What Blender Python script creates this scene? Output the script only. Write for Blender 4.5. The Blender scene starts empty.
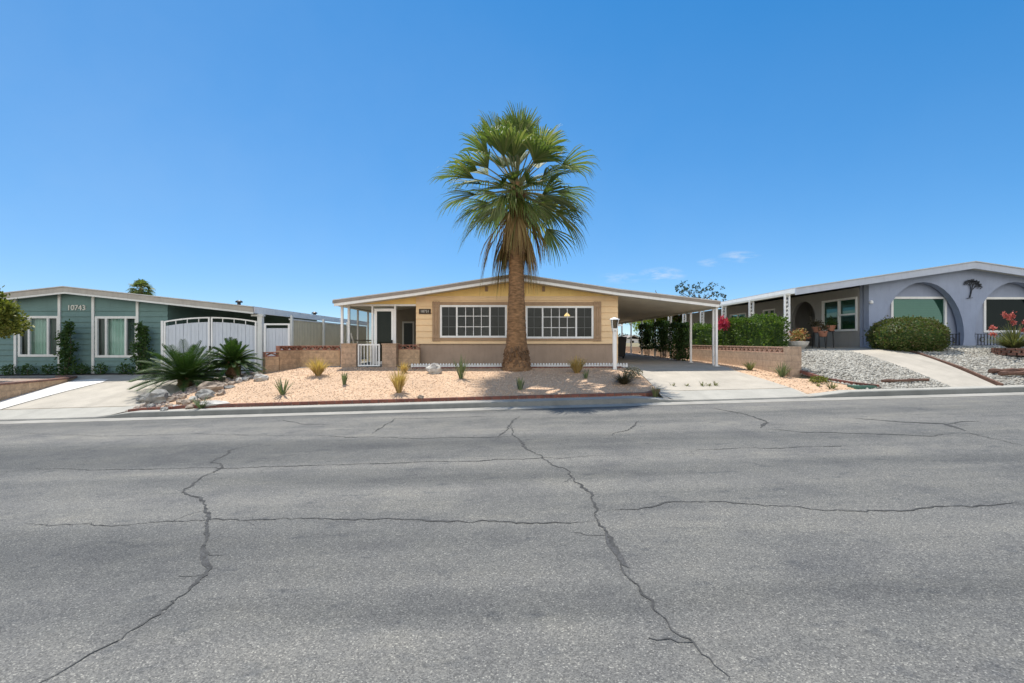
import bpy, math, random
from mathutils import Vector, Matrix, noise
from mathutils.geometry import delaunay_2d_cdt

R = random.Random(7)
SC = bpy.context.scene
COL = SC.collection
F = 470.0          # focal length in pixels of a 1024 px wide picture
CAMZ = 1.6
GR = 0.0286        # the street climbs to the right


# ------------------------------------------------------------------ ground form
def lerp_tab(tab, x):
    if x <= tab[0][0]:
        return tab[0][1]
    for (x0, z0), (x1, z1) in zip(tab, tab[1:]):
        if x <= x1:
            t = (x - x0) / (x1 - x0)
            return z0 + (z1 - z0) * t
    return tab[-1][1]


WALLX = 8.3
T17 = [(-30, .30), (-20, .38), (-13, .45), (-9, .55), (-7.2, .70), (-5, .74), (4, .75), (7, .74), (WALLX - .01, .72)]
T17R = [(WALLX, .95), (9.4, 1.25), (11, 1.3), (13, 1.38), (20, 1.46), (30, 1.6)]
KH = [(-40, .03), (-10.1, .03), (-9.35, .135), (3.1, .135), (4.2, .03), (7.15, .03), (8.25, .135), (40, .135)]


def H(x, y, side=None):
    xx = max(-30, min(30, x))
    if y <= 11.48:
        return GR * xx
    k = GR * xx + lerp_tab(KH, xx)
    if y <= 11.80:
        return k
    right = (x > WALLX) if side is None else side
    bl = lerp_tab(T17, xx)
    t = (y - 11.80) / (17 - 11.80)
    if y >= 17:
        zl = bl + .008 * (min(y, 45) - 17)
    else:
        zl = k + (bl - k) * (1 - (1 - t) ** 1.5)
        if -9.6 < x < 4.2 and y < 16.5:   # low mound of the front yard
            zl += .05 * math.sin(math.pi * min(1, (y - 11.80) / 4.7))
    if not right:
        return zl
    br = lerp_tab(T17R, xx)
    t = min(1, (y - 11.80) / (15.9 - 11.80))
    zr = k + (br - k) * (1 - (1 - t) ** 1.5)
    w = 1.3 * max(0, min(1, (14.1 - y) / 1.6))   # the lots run together in front of the wall
    if w <= 0:
        return zr
    q = max(0, min(1, (x - WALLX) / w))
    return zl + (zr - zl) * q * q * (3 - 2 * q)


def G(px, py):
    """ground point seen at a pixel of the photograph"""
    y = 2.0
    while y < 60:
        z = CAMZ - (py - 341.5) * y / F
        x = (px - 512) * y / F
        if z <= H(x, y):
            return x, y
        y += .01
    return (px - 512) * 60 / F, 60


def X(px, y):
    return (px - 512) * y / F


def Z(py, y):
    return CAMZ + (341.5 - py) * y / F


# ------------------------------------------------------------------ mesh helper
class MB:
    def __init__(s):
        s.v = []
        s.f = []

    def vert(s, *p):
        s.v.append(tuple(p))
        return len(s.v) - 1

    def face(s, pts):
        i = len(s.v)
        s.v += [tuple(p) for p in pts]
        s.f.append(tuple(range(i, i + len(pts))))

    def box(s, x0, x1, y0, y1, z0, z1):
        i = len(s.v)
        s.v += [(x, y, z) for z in (z0, z1) for y in (y0, y1) for x in (x0, x1)]
        for q in ((0, 2, 3, 1), (4, 5, 7, 6), (0, 1, 5, 4), (2, 6, 7, 3), (0, 4, 6, 2), (1, 3, 7, 5)):
            s.f.append(tuple(i + a for a in q))

    def bar(s, p, q, w, h, up=(0, 0, 1)):
        """box-section bar from p to q"""
        p, q = Vector(p), Vector(q)
        d = (q - p).normalized()
        u = Vector(up)
        if abs(d.dot(u)) > .98:
            u = Vector((0, 1, 0))
        a = d.cross(u).normalized() * w / 2
        b = a.cross(d).normalized() * h / 2
        i = len(s.v)
        for o in (p, q):
            for k in (-a - b, a - b, a + b, -a + b):
                s.v.append(tuple(o + k))
        for q4 in ((0, 3, 2, 1), (4, 5, 6, 7), (0, 1, 5, 4), (1, 2, 6, 5), (2, 3, 7, 6), (3, 0, 4, 7)):
            s.f.append(tuple(i + k for k in q4))

    def tube(s, pts, rad, n=8, cap=True):
        pts = [Vector(p) for p in pts]
        if not isinstance(rad, (list, tuple)):
            rad = [rad] * len(pts)
        base = len(s.v)
        for k, p in enumerate(pts):
            d = (pts[min(k + 1, len(pts) - 1)] - pts[max(k - 1, 0)]).normalized()
            u = Vector((0, 0, 1)) if abs(d.z) < .9 else Vector((1, 0, 0))
            a = d.cross(u).normalized()
            b = d.cross(a).normalized()
            for j in range(n):
                t = 2 * math.pi * j / n
                s.v.append(tuple(p + (a * math.cos(t) + b * math.sin(t)) * rad[k]))
        for k in range(len(pts) - 1):
            for j in range(n):
                s.f.append((base + k * n + j, base + k * n + (j + 1) % n, base + (k + 1) * n + (j + 1) % n, base + (k + 1) * n + j))
        if cap:
            s.f.append(tuple(base + j for j in range(n)))
            s.f.append(tuple(base + (len(pts) - 1) * n + j for j in reversed(range(n))))

    def lathe(s, c, prof, n=20):
        base = len(s.v)
        for r, z in prof:
            for j in range(n):
                t = 2 * math.pi * j / n
                s.v.append((c[0] + r * math.cos(t), c[1] + r * math.sin(t), c[2] + z))
        for k in range(len(prof) - 1):
            for j in range(n):
                s.f.append((base + k * n + j, base + k * n + (j + 1) % n, base + (k + 1) * n + (j + 1) % n, base + (k + 1) * n + j))
        s.f.append(tuple(base + (len(prof) - 1) * n + j for j in range(n)))

    def rock(s, c, rx, ry, rz, rng, sub=2, rough=.35, rot=0):
        """an uneven stone from a displaced sphere"""
        n, m = (10, 7) if sub > 1 else (6, 4)
        seed = Vector((rng.uniform(0, 90), rng.uniform(0, 90), rng.uniform(0, 90)))
        base = len(s.v)
        cr, sr = math.cos(rot), math.sin(rot)

        def pt(v):
            k = 1 + rough * noise.noise(v * 1.3 + seed) + rough * .45 * noise.noise(v * 3.1 + seed)
            x, y, z = v.x * rx * k, v.y * ry * k, v.z * rz * k
            return (c[0] + x * cr - y * sr, c[1] + x * sr + y * cr, c[2] + z)
        s.v.append(pt(Vector((0, 0, -1))))
        for i in range(1, m):
            th = math.pi * (-.5 + i / m)
            for j in range(n):
                t = 2 * math.pi * (j + .5 * (i % 2)) / n
                s.v.append(pt(Vector((math.cos(th) * math.cos(t), math.cos(th) * math.sin(t), math.sin(th)))))
        s.v.append(pt(Vector((0, 0, 1))))
        last = len(s.v) - 1
        for j in range(n):
            s.f.append((base, base + 1 + (j + 1) % n, base + 1 + j))
            s.f.append((last, last - n + j, last - n + (j + 1) % n))
        for i in range(m - 2):
            for j in range(n):
                a = base + 1 + i * n
                s.f.append((a + j, a + (j + 1) % n, a + n + (j + 1) % n, a + n + j))

    def plate(s, outline, holes, fn, depth):
        """outline and holes are 2D loops; fn(u, v, d) -> 3D; d = 0 front, depth back"""
        vs, es = [], []
        for lp in [outline] + holes:
            i = len(vs)
            vs += [Vector(p) for p in lp]
            es += [(i + k, i + (k + 1) % len(lp)) for k in range(len(lp))]
        ov, oe, of, *_ = delaunay_2d_cdt(vs, es, [], 1, 1e-6)
        for f in of:
            c = sum((ov[k] for k in f), Vector((0, 0))) / len(f)
            if not inside(c, outline) or any(inside(c, h) for h in holes):
                continue
            p = [ov[k] for k in f]
            s.face([fn(q.x, q.y, 0) for q in p])
            s.face([fn(q.x, q.y, depth) for q in reversed(p)])
        for lp in [outline] + holes:
            for a, b in zip(lp, lp[1:] + lp[:1]):
                s.face([fn(a[0], a[1], 0), fn(b[0], b[1], 0), fn(b[0], b[1], depth), fn(a[0], a[1], depth)])

    def slab(s, prof, t0, t1, y0, y1):
        """roof slab: (x, z) profile, from t0 to t1 below it, from y0 to y1"""
        for (xa, za), (xb, zb) in zip(prof, prof[1:]):
            i = len(s.v)
            for y in (y0, y1):
                s.v += [(xa, y, za - t0), (xb, y, zb - t0), (xb, y, zb - t1), (xa, y, za - t1)]
            for q in ((0, 3, 2, 1), (4, 5, 6, 7), (0, 1, 5, 4), (3, 7, 6, 2)):
                s.f.append(tuple(i + k for k in q))
        for (x, z), fl in ((prof[0], 0), (prof[-1], 1)):
            q = [(x, y0, z - t0), (x, y1, z - t0), (x, y1, z - t1), (x, y0, z - t1)]
            s.face(q if fl else q[::-1])

    def leaf(s, p, d, n, L, W):
        p, d, n = Vector(p), Vector(d), Vector(n)
        w = d.cross(n)
        if w.length < 1e-4:
            return
        w = w.normalized() * W / 2
        s.face([p, p + d * L * .5 + w, p + d * L, p + d * L * .5 - w])

    def build(s, name, mat, parent=None, smooth=False):
        me = bpy.data.meshes.new(name)
        me.from_pydata(s.v, [], s.f)
        me.update()
        if smooth:
            me.polygons.foreach_set('use_smooth', [True] * len(me.polygons))
        o = bpy.data.objects.new(name, me)
        me.materials.append(mat)
        COL.objects.link(o)
        if parent is not None:
            o.parent = parent
            if parent.parent is None:
                o.location = [-c for c in parent.location]
        return o


def inside(p, poly):
    x, y = p[0], p[1]
    r = False
    for (x0, y0), (x1, y1) in zip(poly, poly[1:] + poly[:1]):
        if (y0 > y) != (y1 > y) and x < (x1 - x0) * (y - y0) / (y1 - y0) + x0:
            r = not r
    return r


def tag(o, label, cat, group=None, kind=None):
    if label:
        o['label'] = label
    if cat:
        o['category'] = cat
    if group:
        o['group'] = group
    if kind:
        o['kind'] = kind
    return o


def thing(name, label, cat, loc, group=None):
    o = bpy.data.objects.new(name, None)
    o.empty_display_size = .2
    COL.objects.link(o)
    o.location = loc
    return tag(o, label, cat, group)


def dup(root, loc, rz=0, sc=1, label=None, group=None):
    r = root.copy()
    COL.objects.link(r)
    r.location = loc
    r.rotation_euler = (0, 0, rz)
    r.scale = (sc,) * 3 if not isinstance(sc, tuple) else sc
    if label:
        r['label'] = label
    if group:
        r['group'] = group
    for ch in list(root.children):
        c = ch.copy()
        COL.objects.link(c)
        c.parent = r
        for g in ch.children:
            d = g.copy()
            COL.objects.link(d)
            d.parent = c
    return r


# ------------------------------------------------------------------ materials
def srgb(r, g, b):
    f = lambda c: ((c / 255 + .055) / 1.055) ** 2.4 if c > 10 else c / 255 / 12.92
    return (f(r), f(g), f(b))


def newmat(name):
    m = bpy.data.materials.new(name)
    m.use_nodes = True
    nt = m.node_tree
    return m, nt, nt.nodes['Principled BSDF']


def N(nt, typ, **kw):
    n = nt.nodes.new(typ)
    for k, v in kw.items():
        setattr(n, k, v)
    return n


def coords(nt, scale=(1, 1, 1)):
    tc = N(nt, 'ShaderNodeTexCoord')
    mp = N(nt, 'ShaderNodeMapping')
    mp.inputs['Scale'].default_value = scale
    nt.links.new(tc.outputs['Object'], mp.inputs['Vector'])
    return mp.outputs['Vector']


def ramp(nt, fac, stops):
    r = N(nt, 'ShaderNodeValToRGB')
    e = r.color_ramp.elements
    while len(e) > 1:
        e.remove(e[-1])
    e[0].position, e[0].color = stops[0][0], (*stops[0][1], 1)
    for p, c in stops[1:]:
        k = e.new(p)
        k.color = (*c, 1)
    nt.links.new(fac, r.inputs['Fac'])
    return r.outputs['Color']


def noisetex(nt, vec, scale, detail=5, rough=.6):
    n = N(nt, 'ShaderNodeTexNoise')
    n.inputs['Scale'].default_value = scale
    n.inputs['Detail'].default_value = detail
    n.inputs['Roughness'].default_value = rough
    nt.links.new(vec, n.inputs['Vector'])
    return n.outputs['Fac']


def bumpnode(nt, fac, bsdf, strength, dist):
    b = N(nt, 'ShaderNodeBump')
    b.inputs['Strength'].default_value = strength
    b.inputs['Distance'].default_value = dist
    nt.links.new(fac, b.inputs['Height'])
    nt.links.new(b.outputs['Normal'], bsdf.inputs['Normal'])


def mixcol(nt, fac, a, b, mode='MIX'):
    m = N(nt, 'ShaderNodeMix', data_type='RGBA', blend_type=mode)
    for sock, val in ((m.inputs[0], fac), (m.inputs[6], a), (m.inputs[7], b)):
        if isinstance(val, (int, float)):
            sock.default_value = val
        elif isinstance(val, tuple):
            sock.default_value = (*val, 1)
        else:
            nt.links.new(val, sock)
    return m.outputs[2]


def paint(name, c, rough=.6, var=.12, scale=3, bump=.1, bscale=60, spec=.3, stretch=(1, 1, 1), grime=.0):
    m, nt, b = newmat(name)
    v = coords(nt, stretch)
    f = noisetex(nt, v, scale, 6)
    lo = tuple(k * (1 - var) for k in c)
    hi = tuple(min(.9, k * (1 + var)) for k in c)
    col = ramp(nt, f, [(.3, lo), (.7, hi)])
    if grime:
        g = ramp(nt, noisetex(nt, coords(nt, (5, 5, .7)), 2.2, 8, .7), [(.5, (0, 0, 0)), (.75, (grime,) * 3)])
        col = mixcol(nt, g, col, tuple(k * .45 for k in c))
    nt.links.new(col, b.inputs['Base Color'])
    b.inputs['Roughness'].default_value = rough
    b.inputs['Specular IOR Level'].default_value = spec
    if bump:
        bumpnode(nt, noisetex(nt, v, bscale, 3), b, bump, .01)
    return m


def foliage(name, cols, trans=.3, rough=.55):
    m, nt, b = newmat(name)
    g = N(nt, 'ShaderNodeNewGeometry')
    st = [(i / max(1, len(cols) - 1), c) for i, c in enumerate(cols)]
    col = ramp(nt, g.outputs['Random Per Island'], st)
    nt.links.new(col, b.inputs['Base Color'])
    b.inputs['Roughness'].default_value = rough
    b.inputs['Specular IOR Level'].default_value = .3
    if trans:
        t = N(nt, 'ShaderNodeBsdfTranslucent')
        nt.links.new(mixcol(nt, 1.0, col, (1.0, 1.15, .55), 'MULTIPLY'), t.inputs['Color'])
        mx = N(nt, 'ShaderNodeMixShader')
        mx.inputs[0].default_value = trans
        nt.links.new(b.outputs[0], mx.inputs[1])
        nt.links.new(t.outputs[0], mx.inputs[2])
        nt.links.new(mx.outputs[0], nt.nodes['Material Output'].inputs['Surface'])
    return m


def blockmat(name, c1, c2, mortar, bw, bh, msize=.012, rough=.9, var=.5, bump=.4):
    m, nt, b = newmat(name)
    tc = N(nt, 'ShaderNodeTexCoord')
    sp = N(nt, 'ShaderNodeSeparateXYZ')
    nt.links.new(tc.outputs['Object'], sp.inputs[0])
    ad = N(nt, 'ShaderNodeMath', operation='ADD')
    nt.links.new(sp.outputs[0], ad.inputs[0])
    nt.links.new(sp.outputs[1], ad.inputs[1])
    cb = N(nt, 'ShaderNodeCombineXYZ')
    nt.links.new(ad.outputs[0], cb.inputs[0])
    nt.links.new(sp.outputs[2], cb.inputs[1])
    br = N(nt, 'ShaderNodeTexBrick')
    br.inputs['Scale'].default_value = 1
    br.inputs['Brick Width'].default_value = bw
    br.inputs['Row Height'].default_value = bh
    br.inputs['Mortar Size'].default_value = msize
    br.inputs['Mortar Smooth'].default_value = .3
    br.inputs['Color1'].default_value = (*c1, 1)
    br.inputs['Color2'].default_value = (*c2, 1)
    br.inputs['Mortar'].default_value = (*mortar, 1)
    nt.links.new(cb.outputs[0], br.inputs['Vector'])
    f = noisetex(nt, tc.outputs['Object'], 9, 8, .7)
    col = mixcol(nt, 1.0, br.outputs['Color'], ramp(nt, f, [(.3, (1 - var,) * 3), (.7, (1, 1, 1))]), 'MULTIPLY')
    nt.links.new(col, b.inputs['Base Color'])
    b.inputs['Roughness'].default_value = rough
    sm = N(nt, 'ShaderNodeMath', operation='SUBTRACT')
    nt.links.new(noisetex(nt, tc.outputs['Object'], 70, 4), sm.inputs[0])
    nt.links.new(br.outputs['Fac'], sm.inputs[1])
    bumpnode(nt, sm.outputs[0], b, bump, .012)
    return m


def glassmat(name, tint, refl=.12, rough=.02, gcol=(.45, .47, .46)):
    """window glass: sees through, mirrors at the fresnel rate plus a coating"""
    m, nt, b = newmat(name)
    nt.nodes.remove(b)
    tr = N(nt, 'ShaderNodeBsdfTransparent')
    tr.inputs['Color'].default_value = (*tint, 1)
    gl = N(nt, 'ShaderNodeBsdfGlossy')
    gl.inputs['Roughness'].default_value = rough
    gl.inputs['Color'].default_value = (*gcol, 1)
    fr = N(nt, 'ShaderNodeFresnel')
    fr.inputs['IOR'].default_value = 1.5
    ad = N(nt, 'ShaderNodeMath', operation='ADD', use_clamp=True)
    ad.inputs[1].default_value = refl
    nt.links.new(fr.outputs[0], ad.inputs[0])
    mx = N(nt, 'ShaderNodeMixShader')
    nt.links.new(ad.outputs[0], mx.inputs[0])
    nt.links.new(tr.outputs[0], mx.inputs[1])
    nt.links.new(gl.outputs[0], mx.inputs[2])
    nt.links.new(mx.outputs[0], nt.nodes['Material Output'].inputs['Surface'])
    return m


def asphalt():
    m, nt, b = newmat('asphalt')
    v = coords(nt)
    vs = coords(nt, (.05, .75, 1))
    band = noisetex(nt, vs, 1.0, 4, .55)
    patch = noisetex(nt, v, 1.1, 8, .65)
    vor = N(nt, 'ShaderNodeTexVoronoi')
    vor.inputs['Scale'].default_value = 130
    nt.links.new(v, vor.inputs['Vector'])
    sp = N(nt, 'ShaderNodeSeparateColor')
    nt.links.new(vor.outputs['Color'], sp.inputs[0])
    grain = ramp(nt, sp.outputs[0], [(0, (.55,) * 3), (.5, (.90, .90, .89)), (.88, (1.10, 1.09, 1.05)), (.94, (1.4, 1.38, 1.32)), (1, (1.9, 1.86, 1.75))])
    base = ramp(nt, band, [(.36, ROADC[0]), (.49, ROADC[1]), (.60, ROADC[2])])
    base = mixcol(nt, 1.0, base, ramp(nt, patch, [(.28, (.72, .73, .77)), (.5, (1, 1, 1)), (.75, (1.16, 1.14, 1.10))]), 'MULTIPLY')
    spots = ramp(nt, noisetex(nt, coords(nt, (1.5, 3, 1)), 1.9, 4, .6), [(.60, (1, 1, 1)), (.70, (.70, .72, .76))])
    pale = ramp(nt, noisetex(nt, coords(nt, (.5, 1.6, 1)), .9, 8, .7), [(.52, (1, 1, 1)), (.68, (1.22, 1.20, 1.15))])
    spots = mixcol(nt, 1.0, spots, pale, 'MULTIPLY')
    base = mixcol(nt, 1.0, base, spots, 'MULTIPLY')
    fine = ramp(nt, noisetex(nt, v, 160, 3, .7), [(.3, (.68,) * 3), (.7, (1.3,) * 3)])
    base = mixcol(nt, 1.0, base, fine, 'MULTIPLY')
    col = mixcol(nt, 1.0, base, grain, 'MULTIPLY')
    nt.links.new(col, b.inputs['Base Color'])
    b.inputs['Roughness'].default_value = .85
    b.inputs['Specular IOR Level'].default_value = .25
    bumpnode(nt, vor.outputs['Distance'], b, .5, .006)
    return m


def concrete(name, c, var=.16, stain=.5, joint=None):
    m, nt, b = newmat(name)
    v = coords(nt)
    col = ramp(nt, noisetex(nt, v, 1.4, 9, .68), [(.3, tuple(k * (1 - var) for k in c)), (.7, tuple(min(.9, k * (1 + var)) for k in c))])
    st = ramp(nt, noisetex(nt, coords(nt, (2.2, .5, 1)), 1.1, 6, .6), [(.5, (0, 0, 0)), (.75, (stain,) * 3)])
    col = mixcol(nt, st, col, tuple(k * .68 for k in c))
    col = mixcol(nt, 1.0, col, ramp(nt, noisetex(nt, v, 120, 3), [(.35, (.85,) * 3), (.65, (1.1,) * 3)]), 'MULTIPLY')
    nt.links.new(col, b.inputs['Base Color'])
    b.inputs['Roughness'].default_value = .88
    bumpnode(nt, noisetex(nt, v, 140, 3), b, .25, .004)
    return m


def gravelmat(name, cols, scale, bump=.8):
    m, nt, b = newmat(name)
    v = coords(nt)
    vor = N(nt, 'ShaderNodeTexVoronoi')
    vor.inputs['Scale'].default_value = scale
    nt.links.new(v, vor.inputs['Vector'])
    sp = N(nt, 'ShaderNodeSeparateColor')
    nt.links.new(vor.outputs['Color'], sp.inputs[0])
    col = ramp(nt, sp.outputs[0], [(i / (len(cols) - 1), c) for i, c in enumerate(cols)])
    col = mixcol(nt, 1.0, col, ramp(nt, noisetex(nt, v, .9, 7, .65), [(.3, (.86, .84, .82)), (.7, (1.1, 1.08, 1.05))]), 'MULTIPLY')
    nt.links.new(col, b.inputs['Base Color'])
    b.inputs['Roughness'].default_value = .92
    b.inputs['Specular IOR Level'].default_value = .15
    iv = N(nt, 'ShaderNodeMath', operation='SUBTRACT')
    iv.inputs[0].default_value = 1
    nt.links.new(vor.outputs['Distance'], iv.inputs[1])
    bumpnode(nt, iv.outputs[0], b, bump, .02)
    return m


def islands(name, cols, rough=.9):
    m = foliage(name, cols, 0, rough)
    return m


ROADC = ((.096, .097, .094), (.138, .137, .130), (.176, .172, .160))
M = {}
M['asphalt'] = asphalt()
M['crack'] = paint('crack_tar', (.058, .058, .056), .95, .45, 14, .5, 60)
M['conc'] = concrete('concrete', (.41, .37, .305))
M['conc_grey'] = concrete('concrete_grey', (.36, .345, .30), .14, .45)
M['conc_new'] = concrete('concrete_new', (.62, .60, .56), .06, .08)
M['kerb'] = concrete('kerb_concrete', (.30, .285, .25), .2, .5)
M['joint'] = paint('joint_dirt', (.10, .085, .06), .95)
M['dirt'] = gravelmat('dirt', [(.22, .16, .11), (.30, .22, .15), (.26, .2, .14)], 30, .4)
M['field'] = gravelmat('dry_field', [(.24, .19, .12), (.20, .19, .10), (.28, .22, .15)], 3, .2)
ORG = [(.38, .24, .155), (.53, .375, .25), (.45, .305, .20), (.59, .45, .325), (.50, .35, .235)]
M['orange'] = gravelmat('orange_gravel', ORG, 42, .08)
M['orange_st'] = islands('orange_stone', ORG)
GRY = [(.18, .17, .145), (.39, .37, .32), (.275, .26, .225), (.50, .48, .42), (.32, .29, .24)]
M['grey'] = gravelmat('grey_gravel', [tuple(k * .68 for k in c) for c in GRY], 22)
M['grey_st'] = islands('grey_stone', GRY)
BRN = [(.20, .15, .12), (.34, .27, .22), (.27, .22, .19), (.40, .34, .28)]
M['brown'] = gravelmat('brown_gravel', BRN, 16)
M['brown_st'] = islands('brown_stone', BRN)
M['rock'] = paint('boulder', (.27, .26, .235), .9, .55, 6, .8, 25)
M['rock_white'] = paint('boulder_pale', (.44, .42, .38), .9, .3, 6, .8, 25)
M['rock_tan'] = paint('boulder_tan', (.30, .24, .185), .9, .55, 6, .8, 25)
M['white'] = paint('white_paint', (.80, .79, .76), .5, .05, 4, .05, grime=.25)
M['white_gate'] = paint('white_gate_boards', (.55, .58, .62), .55, .06, 4, .1, 30, stretch=(6, 6, 1), grime=.3)
M['yellow'] = paint('yellow_siding', (.80, .575, .335), .65, .06, 2, .08, 40, grime=.12)
M['yellow2'] = paint('yellow_gable', (.90, .62, .235), .65, .06, 2, .08, 40, grime=.12)
M['skirt'] = paint('brown_skirting', (.36, .265, .195), .75, .1, 2, .1, grime=.3)
M['trim_brown'] = paint('brown_trim', (.37, .245, .15), .7, .12, 5)
M['taupe'] = paint('taupe_wall', (.30, .25, .19), .75, .08, 3)
M['roof_edge'] = paint('roof_edge', (.30, .255, .215), .6, .12, 3, grime=.3)
M['roof_top'] = paint('roof_sheet', (.55, .53, .50), .5, .1, 2, grime=.2)
M['soffit'] = paint('soffit', (.62, .60, .52), .6, .05, 2)
M['teal'] = paint('teal_siding', (.13, .212, .198), .7, .08, 2, .08, 40, grime=.2)
M['teal_trim'] = paint('pale_trim', (.66, .66, .62), .55, .05, 4, grime=.2)
M['teal_roof'] = paint('grey_fascia', (.40, .37, .325), .7, .1, 3, grime=.3)
M['beige_panel'] = paint('beige_panel', (.56, .52, .40), .6, .07, 3, grime=.25)
M['bluegrey'] = paint('bluegrey_stucco', (.30, .34, .435), .85, .07, 1.3, .6, 45, grime=.2)
M['bluegrey2'] = paint('grey_stucco', (.34, .325, .305), .85, .07, 1.3, .6, 45, grime=.2)
M['rf_fascia'] = paint('lavender_fascia', (.47, .50, .56), .6, .05, 3, grime=.2)
M['block'] = blockmat('tan_block', (.64, .43, .26), (.57, .385, .235), (.50, .345, .215), .40, .20)
M['pillar'] = blockmat('pink_block', (.60, .41, .275), (.53, .365, .245), (.48, .34, .23), .40, .20)
M['block_old'] = blockmat('weathered_block', (.52, .38, .27), (.45, .325, .23), (.40, .295, .215), .40, .20, .012, .9, .4)
M['breeze'] = paint('red_breeze_block', (.30, .14, .095), .85, .35, 8, .3)
M['breeze_pale'] = paint('pink_breeze_block', (.46, .30, .225), .85, .3, 8, .3)
M['cap_brick'] = blockmat('brick_course', (.30, .13, .085), (.24, .11, .08), (.25, .18, .14), .2, .07, .01)
M['edging'] = blockmat('edging_brick', (.27, .10, .065), (.20, .08, .06), (.16, .11, .09), .22, .3, .012)
M['black'] = paint('black_iron', (.018, .018, .02), .45, .1, 5)
M['dark_plastic'] = paint('dark_bin', (.022, .022, .022), .5, .1, 5)
M['iron_grey'] = paint('weathered_iron', (.055, .06, .07), .6, .2, 8)
M['plaque'] = paint('dark_plaque', (.05, .035, .022), .6, .2, 8)
M['lettering'] = paint('pale_lettering', (.62, .60, .53), .5, .04, 5, 0)
M['glass'] = glassmat('glass_clear', (.80, .85, .84), .01)
M['screen'] = glassmat('glass_screened', (.36, .37, .38), .01, .12)
M['mesh'] = glassmat('insect_screen', (.62, .60, .56), -.03, .3)
M['glass_green'] = glassmat('glass_green', (.25, .42, .36), .05, .02, (.45, .75, .66))
M['glass_dark'] = glassmat('glass_dark', (.10, .12, .11), .0, .02, (.25, .3, .3))
M['curtain'] = paint('curtain', (.58, .80, .74), .8, .05, 3)
M['blind'] = paint('blind', (.40, .44, .42), .7, .05, 3)
M['room'] = paint('room_wall', (.20, .19, .17), .9, .05, 2)
M['door'] = paint('door_dark', (.035, .045, .045), .5, .1, 4)
M['terracotta'] = paint('terracotta', (.42, .19, .12), .8, .15, 6)
M['stone_bowl'] = paint('stone_bowl', (.46, .44, .40), .9, .15, 8, .4)
M['trunk'] = paint('palm_trunk', (.24, .135, .066), .95, .55, 6, 1.0, 22, stretch=(1, 1, 3))
M['trunk_dark'] = paint('palm_boots', (.17, .10, .055), .95, .4, 8, 1.0, 20)
M['bark'] = paint('bark', (.14, .11, .08), .95, .3, 8, .6, 25, stretch=(1, 1, .4))
M['palm'] = foliage('palm_leaf', [(.075, .115, .030), (.15, .205, .05), (.105, .155, .045), (.27, .28, .10), (.10, .145, .055)],   .34, .6)
M['palm_rib'] = foliage('palm_rib', [(.16, .17, .06), (.22, .20, .09), (.13, .14, .05)], 0)
M['dead'] = foliage('dead_frond', [(.20, .12, .05), (.34, .22, .095), (.16, .095, .045), (.40, .28, .12), (.18, .18, .06)], .3, .8)
M['sago'] = foliage('sago_leaf', [(.022, .05, .010), (.042, .092, .016), (.032, .072, .014), (.085, .145, .028)], .2, .5)
M['shrub'] = foliage('shrub_leaf', [(.028, .062, .016), (.065, .12, .028), (.043, .085, .022)], .3)
M['hedge'] = foliage('hedge_leaf', [(.045, .085, .014), (.095, .165, .024), (.065, .12, .02), (.15, .21, .035)], .35)
M['cypress'] = foliage('dark_hedge_leaf', [(.020, .045, .012), (.045, .09, .02), (.033, .066, .016)], .25)
M['roundbush'] = foliage('round_bush_leaf', [(.045, .075, .016), (.10, .13, .03), (.15, .11, .05), (.07, .11, .024), (.14, .17, .04)], .3)
M['topiary'] = foliage('yellowgreen_leaf', [(.075, .095, .014), (.19, .20, .03), (.11, .13, .02), (.26, .25, .05)], .3)
M['lime'] = foliage('lime_leaf', [(.17, .24, .03), (.27, .34, .05), (.21, .28, .045)], .45)
M['fartree'] = foliage('far_tree_leaf', [(.028, .050, .045), (.045, .075, .06), (.035, .06, .055)], .2)
M['bougain'] = foliage('red_bract', [(.50, .03, .085), (.62, .07, .15), (.42, .025, .07)], .3)
M['coral'] = foliage('coral_flower', [(.50, .11, .10), (.58, .17, .14), (.42, .08, .08)], .2)
M['flowers'] = foliage('mixed_flower', [(.45, .30, .08), (.40, .12, .08), (.30, .28, .09), (.14, .17, .05)], .2)
M['drygrass'] = foliage('dry_grass', [(.46, .29, .10), (.62, .43, .17), (.36, .25, .08), (.54, .39, .17)], .35, .7)
M['agave'] = foliage('grey_green_blade', [(.09, .13, .06), (.15, .19, .09), (.12, .155, .085), (.20, .22, .10)], .2)
M['weed'] = foliage('weed_blade', [(.11, .14, .05), (.19, .19, .08), (.14, .13, .05)], .25)
M['darkbush'] = foliage('dark_rosette', [(.05, .055, .028), (.085, .07, .035), (.11, .085, .05)], .15)
M['palebush'] = foliage('pale_bush', [(.19, .18, .13), (.26, .24, .18), (.14, .14, .09)], .2)
M['log'] = paint('rotten_wood', (.15, .085, .06), .95, .4, 9, .8, 30, stretch=(1, 1, 6))
M['lid'] = paint('green_lid', (.05, .12, .085), .6, .1, 5)
M['dark_ground'] = gravelmat('dark_ground_cover', [(.045, .04, .042), (.07, .06, .06), (.09, .08, .08)], 30, .5)
M['house_far'] = paint('far_wall', (.62, .60, .57), .8, .05)
m_, nt_, b_ = newmat('lamp_glow')
b_.inputs['Base Color'].default_value = (.8, .6, .25, 1)
b_.inputs['Emission Color'].default_value = (1, .68, .25, 1)
b_.inputs['Emission Strength'].default_value = .6
M['glow'] = m_


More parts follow.
